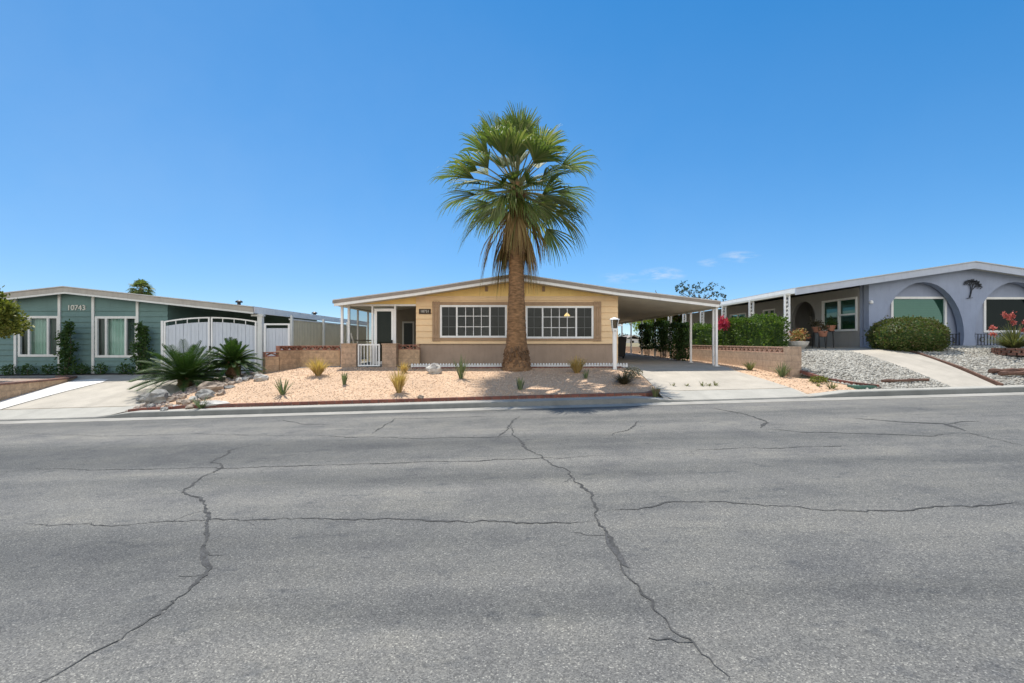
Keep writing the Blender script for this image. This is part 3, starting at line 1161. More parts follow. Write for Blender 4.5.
PW = thing('garden_wall', 'low tan block wall with dark red pierced top, curving left of the porch gate', 'wall', (-6.8, 16.6, .7))
zt, zm = Z(345.6, 16.8), Z(350.3, 16.8)
A0, A1, A2, A3 = (X(264, 15.6), 15.6), (X(277, 15.9), 15.95), (X(300, 16.9), 16.9), (X(341, 16.75), 16.75)
b = MB()
wall_run(b, A0, A1, .35, Z(357, 15.7))
wall_run(b, A1, A2, .4, zm)
wall_run(b, A2, A3, .4, zm - .002)
part(b, 'wall', 'block', PW)
b = MB()
breeze(b, A0, A1, Z(357, 15.7) + .002, Z(352, 15.7), .16)
breeze(b, A1, A2, zm + .002, zt, .16)
breeze(b, A2, A3, zm + .002, zt, .16)
part(b, 'breeze_block', 'breeze', PW)
GW = thing('garden_wall', 'short tan block wall with red pierced top between gate pillar and yellow siding', 'wall', (-3.5, 16.8, .7))
b = MB()
x0, x1 = X(399, 16.75), X(420, 16.75)
wall_run(b, (x0, 16.75), (x1, 16.75), .5, Z(349.5, 16.75))
part(b, 'wall', 'block', GW)
b = MB()
breeze(b, (x0, 16.75), (x1, 16.75), Z(349.5, 16.75) + .002, Z(344.6, 16.75), .16)
part(b, 'breeze_block', 'breeze', GW)
for a, c, lab in ((341, 356, 'square tan block pillar left of the white porch gate'), (382, 396, 'square tan block pillar right of the white porch gate')):
    xa, xc = X(a, 16.4), X(c, 16.4)
    P_ = thing('gate_pillar', lab, 'pillar', ((xa + xc) / 2, 16.65, .7))
    b = MB()
    b.box(xa, xc, 16.4, 16.4 + .52, .5, Z(344.6, 16.4))
    part(b, 'pillar_shaft', 'pillar', P_)
    b = MB()
    b.box(xa - .02, xc + .02, 16.38, 16.94, Z(344.6, 16.4), Z(343.4, 16.4))
    part(b, 'cap', 'pillar', P_)
GT = thing('porch_gate', 'white metal picket gate between the two tan block pillars', 'gate', (X(369, 16.5), 16.5, .72))
xa, xc = X(358, 16.5), X(380, 16.5)
zt, zb = Z(344, 16.5), Z(366.3, 16.5)
b = MB()
win_frame(b, xa, xc, zb, zt, 16.5, .05, .04)
part(b, 'gate_frame', 'white', GT)
b = MB()
for k in range(1, 7):
    x = xa + (xc - xa) * k / 7
    b.box(x - .012, x + .012, 16.478, 16.502, zb + .05, zt - .05)
part(b, 'picket', 'white', GT)

# scalloped edging and brick edging
ED = thing('scalloped_edging', 'low white scalloped border along the foot of the yellow house', 'edging', (0, 16.2, .74))
b = MB()
x = X(411, 16.1)
while x < X(627, 16.1):
    z = H(x, 16.1)
    if x < 3.95:
        b.box(x, x + .072, 16.09, 16.12, z - .05, z + .09)
        b.lathe((x + .036, 16.105, z + .09), [(.04, 0), (.036, .02), (.022, .045), (.0, .055)], 8)
    x += .098
part(b, 'scallops', 'white', ED)
b = MB()
b.box(X(411, 16.1), 3.95, 16.125, 16.14, .66, .79)
part(b, 'rail', 'white', ED)
EB = thing('brick_edging', 'dark red brick edging along the front of the gravel yard by the kerb', 'edging', (-2.5, 11.7, .1))
b = MB()
pp = [(-9.6, 11.80), (-8.55, 11.80), (-8.3, 11.88), (-5, 11.88), (0, 11.88), (2.6, 11.88), (3.4, 11.95), (3.85, 12.35)]
for (xa, ya), (xc, yc) in zip(pp, pp[1:]):
    n = max(1, int(math.hypot(xc - xa, yc - ya) / .45))
    for k in range(n):
        t0, t1 = k / n, (k + 1) / n
        p0 = (xa + (xc - xa) * t0, ya + (yc - ya) * t0)
        p1 = (xa + (xc - xa) * t1, ya + (yc - ya) * t1)
        b.bar((*p0, H(*p0) + .02), (*p1, H(*p1) + .02), .10, .11)
part(b, 'bricks', 'edging', EB)
EB2 = thing('brick_edging', 'thin red brick row behind the gravel in front of the white scallops', 'edging', (0, 15.8, .74))
b = MB()
for k in range(16):
    x0 = X(412, 15.8) + k * .47
    if x0 + .46 < 3.9:
        b.bar((x0, 15.8, H(x0, 15.8) + .015), (x0 + .46, 15.8, H(x0 + .46, 15.8) + .015), .1, .07)
part(b, 'bricks', 'edging', EB2)

# ------------------------------------------------------------------ left teal house
kx = 16.62 / F
LP = [(-22.5, 2.845), ((63.7 - 512) * kx, CAMZ + (341.5 - 286) * kx), ((253 - 512) * kx, CAMZ + (341.5 - 306.3) * kx)]
LH = thing('house', 'teal sided house with low gable roof and white vertical battens, left edge', 'house', (-15.5, 17, .4))
b = MB()
b.slab(LP, 0, .03, 16.58, 30.2)
part(b, 'roof', 'roof_top', LH)
b = MB()
b.slab(LP, .031, .2, 16.62, 16.68)
part(b, 'fascia', 'teal_roof', LH)
b = MB()
b.box(LP[2][0] - .05, LP[2][0] + .02, 16.681, 30, LP[2][1] - .24, LP[2][1] - .032)
part(b, 'eave_board', 'white', LH)
b = MB()
b.slab(LP, .201, .265, 16.63, 16.67)
part(b, 'fascia_trim', 'teal_trim', LH)
b = MB()
b.slab(LP, .1, .19, 16.69, 30)
part(b, 'soffit', 'teal', LH)
LX0, LX1 = -19.0, X(168, 17)
LW1 = (X(19, 17), X(60, 17), Z(356.7, 17), Z(316, 17))
LW2 = (X(96, 17), X(138, 17), Z(357.5, 17), Z(316.3, 17))
b = MB()
laps(b, LX0, LX1, .3, 2.82, 17, [LW1, LW2], .2, .034)
part(b, 'wall', 'teal', LH)
b = MB()
b.plate([(LX0, 2.82), (LX1, 2.82), (LX1, roof_z(LP, LX1) - .19), (LP[1][0], LP[1][1] - .19), (LX0, roof_z(LP, LX0) - .19)], [], lambda u, v, d: (u, 17 - .01 + d, v), .05)
part(b, 'gable', 'teal', LH)
b = MB()
b.box(LX1 - .1, LX1, 17.002, 30, .3, 3.1)
b.box(LX0, LX0 + .1, 17.002, 30, .3, 2.9)
b.box(LX0, LX1, 29.9, 30, .3, 2.9)
for k in range(13):   # lapped boards of the side wall under the carport
    z = .32 + k * .2
    b.face([(LX1 + .02, 17.0, z), (LX1 + .02, 30, z), (LX1 + .002, 30, z + .2), (LX1 + .002, 17.0, z + .2)])
part(b, 'side_wall', 'teal', LH)
for px in (16.5, 60.4, 94, 138.3):
    x = X(px, 17)
    b = MB()
    b.box(x - .045, x + .045, 16.94, 16.985, .42, roof_z(LP, x) - .19)
    part(b, 'batten', 'teal_trim', LH)
for (x0, x1, z0, z1), (ma, mb) in ((LW1, (29.8, 48.7)), (LW2, (106.8, 126.3))):
    ma, mb = X(ma, 17), X(mb, 17)
    b = MB()
    win_frame(b, x0, x1, z0, z1, 17, .085, .1, (ma, mb), .045)
    wf = part(b, 'window', 'teal_trim', LH)
    for nm, a, c, mt in (('pane', ma, mb, 'glass'), ('screen_pane', x0, ma, 'screen'), ('screen_pane', mb, x1, 'screen')):
        b = MB()
        b.face([(a, 17.02, z0), (c, 17.02, z0), (c, 17.02, z1), (a, 17.02, z1)])
        part(b, nm, mt, wf)
    b = MB()
    n = 60
    for k in range(n):
        xa, xc = x0 + (x1 - x0) * k / n, x0 + (x1 - x0) * (k + 1) / n
        ya, yc = 17.16 + .03 * math.sin(k * 1.3), 17.16 + .03 * math.sin((k + 1) * 1.3)
        b.face([(xa, ya, z0 - .05), (xc, yc, z0 - .05), (xc, yc, z1 + .05), (xa, ya, z1 + .05)])
    part(b, 'curtain', 'curtain', wf)
    b = MB()
    b.box(x0 - .3, x1 + .3, 19, 19.05, .6, 2.8)
    part(b, 'room', 'room', LH)
text_mesh('10743', .27, (X(77.5, 17), 16.965, Z(308, 17)), M['lettering'], LH, 'house_number', .02)
# carport beam + post of the teal house
xg = -9.08
b = MB()
b.box(xg - .08, xg + .08, 16.9, 17.06, .45, LP[2][1] - .25)
b.box(xg - .30, xg + .12, 16.88, 17.08, LP[2][1] - .34, LP[2][1] - .27)
part(b, 'carport_post', 'teal_trim', LH)
for x, y, zt in ((X(239, 20), 20, 3.36), (X(314.5, 24), 24, 3.12)):
    b = MB()
    zb = roof_z(LP, x) - .02
    b.tube([(x, y, zb), (x, y, zt - .1)], .07, 10)
    b.lathe((x, y, zt - .1), [(.14, 0), (.14, .05), (.05, .1)], 12)
    part(b, 'roof_vent', 'black', LH)

# double gate, small gate, beige fence
DG = thing('double_gate', 'tall white double gate with arched top beside the teal house', 'gate', (-10.9, 16.95, .5))
gx0, gx1, gm = X(164.5, 16.95), X(257, 16.95), X(210.8, 16.95)


def arch_z(x, off=0):
    t = (x - gm) / (gx1 - gm)
    return 2.46 - .15 * t * t - off


for s0, s1 in ((gx0, gm - .02), (gm + .02, gx1)):
    b = MB()
    n = 12
    w = (s1 - s0) / n
    for k in range(n):
        xa, xc = s0 + k * w + .004, s0 + (k + 1) * w - .004
        b.plate([(xa, .58), (xc, .58), (xc, arch_z(xc, .16)), (xa, arch_z(xa, .16))], [], lambda u, v, d, q=(k % 2) * .006: (u, 16.94 + q + d, v), .02)
    lf = part(b, 'gate_leaf', 'white_gate', DG)
    b = MB()
    for k in range(n):
        xa, xc = s0 + k * w, s0 + (k + 1) * w
        b.bar((xa, 16.95, arch_z(xa)), (xc, 16.95, arch_z(xc)), .05, .05)
    for x in (s0 + .03, s1 - .03):
        b.box(x - .03, x + .03, 16.915, 16.935, .56, arch_z(x) - .026)
    for k in (3, 6, 9):
        x = s0 + k * w
        b.box(x - .012, x + .012, 16.94, 16.96, arch_z(x, .16), arch_z(x) - .026)
    part(b, 'leaf_frame', 'white', lf)
b = MB()
b.box(gm - .02, gm + .035, 16.87, 16.914, 1.28, 1.44)
part(b, 'latch', 'black', DG)
x = X(163, 16.95)
b = MB()
b.box(x - .045, x + .045, 16.9, 17.0, .45, Z(320.8, 16.95))
part(b, 'gate_post', 'white', DG)
SG = thing('side_gate', 'narrow white board gate right of the carport post, partly behind the low wall', 'gate', (-8.4, 16.95, .5))
sx0, sx1 = X(265.5, 16.95), X(289.5, 16.95)
b = MB()
n = 7
w = (sx1 - sx0) / n
for k in range(n):
    b.box(sx0 + k * w + .004, sx0 + (k + 1) * w - .004, 16.94 + (k % 2) * .006, 16.965, .6, 2.08)
part(b, 'gate_leaf', 'white_gate', SG)
b = MB()
for x in (sx0, sx1):
    b.box(x - .035, x + .035, 16.9, 16.935, .55, 2.25)
b.box(sx0 + .035, sx1 - .035, 16.9, 16.935, 2.19, 2.25)
part(b, 'gate_frame', 'white', SG)
BF = thing('privacy_fence', 'beige ribbed panel fence running back under the teal carport roof', 'fence', (-8.7, 21, .6))
b = MB()
y = 18.45
while y < 28:
    b.box(-8.72, -8.70, y, y + .09, .6, 2.44)
    b.box(-8.705, -8.68, y + .09, y + .15, .6, 2.44)
    y += .15
part(b, 'panel', 'beige_panel', BF)
b = MB()
b.box(-8.74, -8.66, 18.4, 28, 2.44, 2.5)
part(b, 'top_rail', 'teal_trim', BF)
for y in (18.4, 21.5, 24.6):
    b = MB()
    b.box(-8.66, -8.58, y - .05, y + .05, .6, 2.62)
    part(b, 'fence_post', 'teal_trim', BF)

# left planter with retaining wall
LPL = thing('planter_wall', 'curved tan block retaining wall at the left edge of the driveway', 'wall', (-14.5, 14, .1))
b = MB()
pp = [(-17.5, 12.35), (-14.75, 12.55), (-14.4, 12.9), (-14.38, 14.2), (-14.5, 15.2), (-14.9, 15.95), (-15.6, 16.2)]
for p, q in zip(pp, pp[1:]):
    wall_run(b, p, q, -.4, .38, .2)
part(b, 'wall', 'block', LPL)
b = MB()
for p, q in zip(pp, pp[1:]):
    wall_run(b, p, q, .381, .43, .24)
part(b, 'cap', 'cap_brick', LPL)
sheet('planter_soil', pp + [(-24, 16.2), (-24, 12.35)], M['brown'], 0, .4, hf=lambda x, y: .395)

# ------------------------------------------------------------------ right blue-grey house
kx = 16.6 / F
RP = [((796 - 512) * kx, CAMZ + (341.5 - 287.5) * kx), ((975 - 512) * kx, CAMZ + (341.5 - 261) * kx), (22.6, 3.51)]
RH = thing('house', 'blue-grey stucco house with arched front and white lattice posts, right edge', 'house', (16, 17, 1.4))
b = MB()
b.slab(RP, 0, .03, 16.56, 37.2)
part(b, 'roof', 'roof_top', RH)
b = MB()
b.slab(RP, .031, .26, 16.6, 16.66)
part(b, 'fascia', 'rf_fascia', RH)
b = MB()
b.box(RP[0][0], RP[0][0] + .05, 16.661, 37, RP[0][1] - .2, RP[0][1] - .031)
part(b, 'eave_board', 'white', RH)
b = MB()
b.slab([(RP[0][0] + .06, RP[0][1]), RP[1], RP[2]], .14, .2, 16.67, 37)
part(b, 'soffit', 'soffit', RH)
RX0, RX1 = X(869, 17), 19.5


def arch_loop(xc, a, z0, zs, ht, n=18):
    """opening with straight jambs below and a half ellipse above"""
    lp = [(xc - a * .97, z0), (xc + a * .97, z0)]
    for k in range(n + 1):
        t = math.pi * k / n
        lp.append((xc + a * math.cos(t), zs + ht * math.sin(t)))
    return lp


c1, a1 = X(923.5, 17), (X(964.3, 17) - X(882.8, 17)) / 2
c2 = c1 + X(974.8, 17) - X(882.8, 17)
b = MB()
b.plate([(RX0, 1.2), (RX1, 1.2), (RX1, roof_z(RP, RX1) - .2), (RP[1][0], RP[1][1] - .2), (RX0, roof_z(RP, RX0) - .2)],
        [arch_loop(c1, a1, 1.42, Z(336, 17), Z(282, 17) - Z(336, 17)), arch_loop(c2, a1, 1.42, Z(336, 17), Z(282, 17) - Z(336, 17))],
        lambda u, v, d: (u, 17 + d, v), .26)
part(b, 'front_wall', 'bluegrey', RH)
RW1 = (X(890.5, 17.36), X(946, 17.36), Z(333, 17.36), Z(296.8, 17.36))
RW2 = (X(983, 17.36), X(1047, 17.36), Z(332.5, 17.36), Z(297.2, 17.36))
rect = lambda w: [(w[0], w[2]), (w[1], w[2]), (w[1], w[3]), (w[0], w[3])]
b = MB()
b.plate([(RX0 + .02, 1.2), (RX1, 1.2), (RX1, 3.9), (RX0 + .02, 3.9)], [rect(RW1), rect(RW2)], lambda u, v, d: (u, 17.36 + d, v), .12)
b.box(RX0 + .02, RX1, 17.262, 17.358, 1.2, 1.44)
part(b, 'recessed_wall', 'bluegrey', RH)
for w, gm_, lines in ((RW1, 'glass_green', True), (RW2, 'glass_dark', False)):
    b = MB()
    win_frame(b, *w, 17.36, .08, .1, (), .04)
    wf = part(b, 'window', 'white', RH)
    b = MB()
    b.face([(w[0], 17.38, w[2]), (w[1], 17.38, w[2]), (w[1], 17.38, w[3]), (w[0], 17.38, w[3])])
    part(b, 'pane', gm_, wf)
    if lines:
        b = MB()
        z = w[2]
        while z < w[3]:
            b.box(w[0], w[1], 17.42, 17.435, z, z + .06)
            z += .065
        part(b, 'blind', 'blind', wf)
    b = MB()
    b.box(w[0] - .3, w[1] + .3, 20, 20.05, 1.3, 3.5)
    part(b, 'room', 'room', RH)
# railings in the arches
for cc in (c1, c2):
    b = MB()
    x0, x1 = cc - a1 * .96, cc + a1 * .96
    zb, zt = Z(345.3, 17.1), Z(333.8, 17.1)
    b.box(x0, x1, 17.1, 17.125, zt - .02, zt)
    b.box(x0, x1, 17.1, 17.125, zb, zb + .02)
    x = x0 + .05
    k = 0
    while x < x1:
        b.box(x - .009, x + .009, 17.1, 17.12, zb + .02, zt - .02 if k % 4 else zt + .05)
        k += 1
        x += .115
    for xq in (x1 - .30, x0 + .30, cc):
        n = 12
        zq = (zb + zt) / 2
        for j in range(n):
            t0, t1 = 2 * math.pi * j / n, 2 * math.pi * (j + 1) / n
            b.bar((xq + .085 * math.cos(t0), 17.09, zq + .085 * math.sin(t0)), (xq + .085 * math.cos(t1), 17.09, zq + .085 * math.sin(t1)), .02, .02, (0, 1, 0))
    part(b, 'railing', 'black', RH)
# tree-shaped wall ornament of bent iron
b = MB()
rr = random.Random(5)
ox, oz = X(969.5, 16.97), Z(297.5, 16.97)


def ornbranch(p, ang, L, w, depth):
    q = (p[0] + L * math.cos(ang), p[1] + L * math.sin(ang))
    b.bar((p[0], 16.96, p[1]), (q[0], 16.96, q[1]), .02, w, (0, 1, 0))
    if depth == 0:
        for _ in range(5):
            t = rr.uniform(0, 6.28)
            e = (q[0] + rr.uniform(-.05, .05), q[1] + rr.uniform(-.04, .04))
            b.bar((e[0], 16.95, e[1]), (e[0] + .06 * math.cos(t), 16.95, e[1] + .045 * math.sin(t)), .012, .03, (0, 1, 0))
        return
    for da in (-.62, -.1, .55):
        ornbranch(q, ang + da + rr.uniform(-.15, .15), L * .66, w * .6, depth - 1)


b.bar((ox - .1, 16.96, oz - .03), (ox + .1, 16.96, oz - .01), .02, .03, (0, 1, 0))
ornbranch((ox, oz), 1.35, .26, .05, 3)
part(b, 'tree_ornament', 'iron_grey', RH)
b = MB()
x, z = X(871.5, 16.9), Z(302.3, 16.9)
b.lathe((x, 16.9, z - .06), [(.03, 0), (.055, .02), (.055, .1), (.02, .13)], 10)
b.box(x - .02, x + .02, 16.9, 17, z - .02, z + .02)
part(b, 'wall_lamp', 'white', RH)
# side wall with arch and windows
yz = lambda px: 12.9 * F / (px - 512)
SWN = [(yz(857), yz(822), 2.0, 3.28), (yz(775), yz(763), 2.0, 3.22), (yz(746), yz(730), 2.0, 3.2)]
yA0, yA1 = yz(815), yz(791.5)
holes = [[(w[0], w[2]), (w[1], w[2]), (w[1], w[3]), (w[0], w[3])] for w in SWN] + [arch_loop((yA0 + yA1) / 2, (yA1 - yA0) / 2, 1.4, 2.55, .82)]
b = MB()
b.plate([(17.5, 1.2), (37, 1.2), (37, 3.62), (17.5, 3.62)], holes, lambda u, v, d: (RX0 + .004 + d, u, v), .15)
b.box(RX0 + .006, RX0 + .15, 17.002, 17.45, 1.2, 3.62) if False else None
b.box(RX0 + 1.2, RX0 + 1.3, yA0 - .8, yA1 + .8, 1.2, 3.6)
b.box(RX0 + .16, RX0 + 1.2, yA0 - .6, yA0 - .5, 1.2, 3.6)
b.box(RX0 + .16, RX0 + 1.2, yA1 + .5, yA1 + .6, 1.2, 3.6)
b.box(RX0 + .16, RX1, 36.9, 37, 1.2, 3.6)
b.box(RX1 - .1, RX1, 17.5, 36.9, 1.2, 3.7)
part(b, 'side_wall', 'bluegrey2', RH)
b = MB()
b.box(RX0 + 1.12, RX0 + 1.2, yA0 + .05, yA0 + .9, 1.4, 3.3)
part(b, 'door', 'door', RH)
b = MB()
n = 16
for j in range(n):
    t0, t1 = 2 * math.pi * j / n, 2 * math.pi * (j + 1) / n
    yq, zq = yz(797.5) + 1.0, 2.62
    b.bar((RX0 + 1.15, yq + .17 * math.cos(t0), zq + .17 * math.sin(t0)), (RX0 + 1.15, yq + .17 * math.cos(t1), zq + .17 * math.sin(t1)), .07, .05, (1, 0, 0))
part(b, 'wreath', 'stone_bowl', RH)
for w in SWN:
    b = MB()
    xw = RX0 - .03
    t = .075
    b.box(xw, xw + .1, w[0], w[1], w[2], w[2] + t)
    b.box(xw, xw + .1, w[0], w[1], w[3] - t, w[3])
    b.box(xw, xw + .1, w[0], w[0] + t, w[2] + t, w[3] - t)
    b.box(xw, xw + .1, w[1] - t, w[1], w[2] + t, w[3] - t)
    ym = (w[0] + w[1]) / 2
    b.box(xw + .004, xw + .1, ym - t / 2, ym + t / 2, w[2] + t, w[3] - t)
    b.box(xw + .01, xw + .06, w[0] + t, ym - t / 2, (w[2] + w[3]) / 2 - .03, (w[2] + w[3]) / 2 + .03)
    wf = part(b, 'window', 'white', RH)
    b = MB()
    b.face([(RX0 + .05, w[0], w[2]), (RX0 + .05, w[0], w[3]), (RX0 + .05, w[1], w[3]), (RX0 + .05, w[1], w[2])])
    part(b, 'pane', 'glass_green', wf)
    b = MB()
    z = w[2]
    while z < w[3]:
        b.box(RX0 + .12, RX0 + .135, w[0], ym, z, z + .055)
        z += .065
    part(b, 'blind', 'blind', wf)
    b = MB()
    b.box(RX0 + 1.6, RX0 + 1.65, max(17.7, w[0] - .3), w[1] + .3, 1.3, 3.5)
    part(b, 'room', 'room', RH)
# lattice posts
for k in range(6):
    y = 16.8 + k * 2.5
    b = MB()
    xq = 9.83
    zb, zt = 1.24, roof_z(RP, 10.05) - .2
    for dx in (-.075, .075):
        b.box(xq + dx - .028, xq + dx + .028, y - .028, y + .028, zb, zt)
    z = zb + .02
    while z < zt - .14:
        b.bar((xq - .065, y, z), (xq + .065, y, z + .13), .014, .018, (0, 1, 0))
        b.bar((xq + .065, y + .004, z), (xq - .065, y + .004, z + .13), .014, .018, (0, 1, 0))
        z += .145
    part(b, 'lattice_post', 'white', RH)
b = MB()
b.box(9.78, 9.9, 16.7, 37, roof_z(RP, 10.05) - .27, roof_z(RP, 10.05) - .2)
part(b, 'carport_beam', 'soffit', RH)

# boundary wall of the right lot
BW = thing('boundary_wall', 'long weathered tan block wall with red pierced top between the two driveways', 'wall', (WALLX, 18, .7))
z1, z0 = Z(347.0, 13.8), Z(353.5, 13.8)
b = MB()
wall_run(b, (WALLX, 14.15), (WALLX, 36), .3, z0, .19)
part(b, 'wall', 'block_old', BW)
b = MB()
b.box(WALLX - .13, WALLX + .2, 13.8, 14.15, .2, z1 + .01)
part(b, 'end_pier', 'block_old', BW)
b = MB()
breeze(b, (WALLX, 14.15), (WALLX, 26), z0 + .002, z1, .13)
part(b, 'breeze_block', 'breeze_pale', BW)
RE = thing('stone_edging', 'low reddish stone edging where orange gravel meets grey gravel', 'edging', (8.6, 12.8, .4))
b = MB()
pp = [(8.47, 13.75), (8.62, 13.0), (8.95, 12.2), (9.3, 11.9)]
for p, q in zip(pp, pp[1:]):
    b.bar((*p, H(*p, True) + .03), (*q, H(*q, True) + .03), .09, .09)
part(b, 'bricks', 'edging', RE)
WE = thing('timber_edging', 'brown timber edging along the right side of the concrete walkway', 'edging', (12.5, 14, .9))
b = MB()
pp = [(12.25, 11.75), (12.42, 13), (12.6, 14.5), (12.75, 15.6), (12.9, 16.8)]
for p, q in zip(pp, pp[1:]):
    b.bar((*p, H(*p, True) + .01), (*q, H(*q, True) + .01), .06, .10)
part(b, 'boards', 'log', WE)


# ------------------------------------------------------------------ plants
def leaf_cloud(b, c, r, n, size, rng, shell=.55, box=False, lump=.18, up=.25, sq=1):
    sd = Vector((rng.uniform(0, 50), rng.uniform(0, 50), 0))
    for _ in range(n):
        if box:
            k = rng.choice((0, 0, 1, 1, 2, 2, 2))
            v = [rng.uniform(-1, 1) for _ in range(3)]
            s = rng.choice((-1, 1)) if k != 2 else rng.choice((1, 1, 1, -1))
            v[k] = s * rng.uniform(.9, 1.02)
            v = Vector(v)
            q = 1 + lump * noise.noise(v * 2.1 + sd)
            # round the edges a little
            m = max(0, v.length - 1.25)
            q -= m * .22
        else:
            v = Vector((rng.gauss(0, 1), rng.gauss(0, 1), rng.gauss(0, 1)))
            v.normalize()
            v = Vector([math.copysign(abs(c_) ** sq, c_) for c_ in v])
            q = rng.uniform(shell, 1) * (1 + lump * noise.noise(v * 2.3 + sd) * 2)
        p = Vector((c[0] + v.x * r[0] * q, c[1] + v.y * r[1] * q, c[2] + v.z * r[2] * q))
        d = Vector((rng.gauss(0, 1), rng.gauss(0, 1), rng.gauss(0, 1) + up))
        d = (d.normalized() + v.normalized() * .5).normalized()
        n_ = Vector((rng.gauss(0, 1), rng.gauss(0, 1), rng.gauss(0, 1))).normalized()
        if rng.random() < .035:      # stray shoots
            p = p + v.normalized() * size * rng.uniform(.6, 1.8)
        L = size * rng.uniform(.6, 1.3)
        b.leaf(p, d, n_, L, L * .55)


def limbs(b, base, top, r, rng, n=5, spread=.4):
    base, top = Vector(base), Vector(top)
    mid = base.lerp(top, .5) + Vector((rng.uniform(-.05, .05), rng.uniform(-.05, .05), 0))
    b.tube([base, mid, top], [r, r * .75, r * .45], 8)
    for k in range(n):
        a = 2 * math.pi * k / n + rng.uniform(-.4, .4)
        s = base.lerp(top, rng.uniform(.55, .95))
        e = s + Vector((math.cos(a) * spread, math.sin(a) * spread, spread * rng.uniform(.5, 1.1)))
        m = s.lerp(e, .5) + Vector((0, 0, .06 * spread))
        b.tube([s, m, e], [r * .4, r * .28, r * .12], 6)


def bush(name, label, cat, loc, r, n, size, mat, seed, stem='bark', group=None, shell=.55, lump=.2, core=True):
    rng = random.Random(seed)
    t = thing(name, label, cat, loc, group)
    b = MB()
    c = (loc[0], loc[1], loc[2] + r[2])
    leaf_cloud(b, c, r, n, size, rng, shell, lump=lump)
    part(b, 'foliage', mat, t)
    b = MB()
    limbs(b, (loc[0], loc[1], loc[2] - .05), (loc[0], loc[1], loc[2] + r[2] * 1.1), max(.015, r[0] * .07), rng, 6, r[0] * .6)
    part(b, 'stem', stem, t)
    return t


# --- the tall fan palm
def fan_frond(bg, br, o, az, el, Lp, Lb, rng, droop=.35, wide=105, n=24, dead=False):
    o = Vector(o)
    d = Vector((math.cos(az) * math.cos(el), math.sin(az) * math.cos(el), math.sin(el)))
    side = Vector((-math.sin(az), math.cos(az), 0))
    up = d.cross(side) * -1
    if up.z < 0 and el < math.pi / 2:
        up = -up
    # petiole bends down
    P = []
    for k in range(6):
        t = k / 5
        P.append(o + d * Lp * t + Vector((0, 0, -droop * .55 * Lp * t * t * math.cos(el))))
    br.tube(P, [.035, .03, .026, .022, .02, .016], 5, False)
    c = P[-1]
    d2 = (P[-1] - P[-2]).normalized()
    roll = rng.uniform(-.5, .5)
    side2 = side * math.cos(roll) + up * math.sin(roll)
    up2 = d2.cross(side2) * -1
    if up2.z < 0:
        up2 = -up2
    fold = rng.uniform(.15, .4)
    for k in range(n):
        th = math.radians(wide) * (2 * (k + .5) / n - 1)
        e = d2 * math.cos(th) + side2 * math.sin(th) + up2 * (fold * abs(math.sin(th)))
        e.normalize()
        L = Lb * (.72 + .28 * math.cos(th * .8)) * rng.uniform(.9, 1.08)
        nr = (e.cross(up2)).normalized()
        w = Lb * .62 * math.radians(wide) * 2 / n * .56
        tw = rng.uniform(-.25, .25)
        nr = (nr + up2 * tw).normalized()
        g = droop * rng.uniform(.7, 1.5)
        q = [c,
             c + e * L * .35 + Vector((0, 0, -g * .06 * L)),
             c + e * L * .64 + Vector((0, 0, -g * .26 * L)),
             c + e * L * .85 + Vector((0, 0, -g * .62 * L)),
             c + e * L * .97 + Vector((0, 0, -g * 1.15 * L))]
        ws = [.012, w * .62, w * .80, w * .42, .004]
        i = len(bg.v)
        for a, wv in zip(q, ws):
            bg.v += [tuple(a + nr * wv), tuple(a - nr * wv)]
        for j in range(4):
            bg.f.append((i + 2 * j, i + 2 * j + 1, i + 2 * j + 3, i + 2 * j + 2))


PX, PY = X(516.5, 15.4), 15.4
PZ = H(PX, PY)
pr = random.Random(21)
PT = thing('palm_tree', 'tall fan palm with brown hanging skirt standing in front of the yellow house', 'palm tree', (PX, PY, PZ))
b = MB()
prof = [(0, .545), (.10, .52), (.25, .44), (.5, .38), (.9, .345), (1.4, .31), (2.2, .275), (3.2, .245), (4.4, .225), (5.6, .22), (6.2, .20)]
hh = axis([(0, 6.2, .055)])
nn = 40
for z in hh:
    for j in range(nn):
        t = 2 * math.pi * j / nn
        v = Vector((math.cos(t) * 2.2, math.sin(t) * 2.2, z * 9))
        v2 = Vector((math.cos(t) * 7, math.sin(t) * 7, z * 16))
        k = 1 + (.055 if z > .8 else .11) * noise.noise(v) + .05 * noise.noise(v2) + .014 * math.sin(z * 52 + 2 * noise.noise(v * .3))
        r = lerp_tab(prof, z) * k
        b.v.append((PX + r * math.cos(t), PY + r * math.sin(t), PZ - .1 + z))
for i in range(len(hh) - 1):
    for j in range(nn):
        b.f.append((i * nn + j, i * nn + (j + 1) % nn, (i + 1) * nn + (j + 1) % nn, (i + 1) * nn + j))
part(b, 'trunk', 'trunk', PT, smooth=True)
b = MB()    # dark mass of roots round the foot
for k in range(620):
    a, zq = pr.uniform(0, 6.283), .85 * pr.random() ** 1.4
    r = lerp_tab(prof, zq + .1) * .98
    p = Vector((PX + r * math.cos(a), PY + r * math.sin(a), PZ - .06 + zq))
    q = p + Vector((math.cos(a) * .055, math.sin(a) * .055, -.13)) + Vector((pr.uniform(-.04, .04), pr.uniform(-.04, .04), 0))
    b.bar(p, q, pr.uniform(.02, .045), .03)
part(b, 'root_mass', 'trunk_dark', PT)
CZ = Z(197, PY)
b = MB()    # old leaf bases below the crown
for k in range(120):
    a = pr.uniform(0, 6.28)
    z = pr.uniform(Z(262, PY), CZ + .1)
    r = .21
    p = Vector((PX + r * math.cos(a), PY + r * math.sin(a), z))
    d = Vector((math.cos(a) * .5, math.sin(a) * .5, pr.uniform(.5, 1))).normalized()
    b.bar(p - d * .08, p + d * pr.uniform(.14, .28), .08, .025, (math.cos(a), math.sin(a), 0))
part(b, 'leaf_bases', 'trunk_dark', PT)
bg, br = MB(), MB()
NG = 74
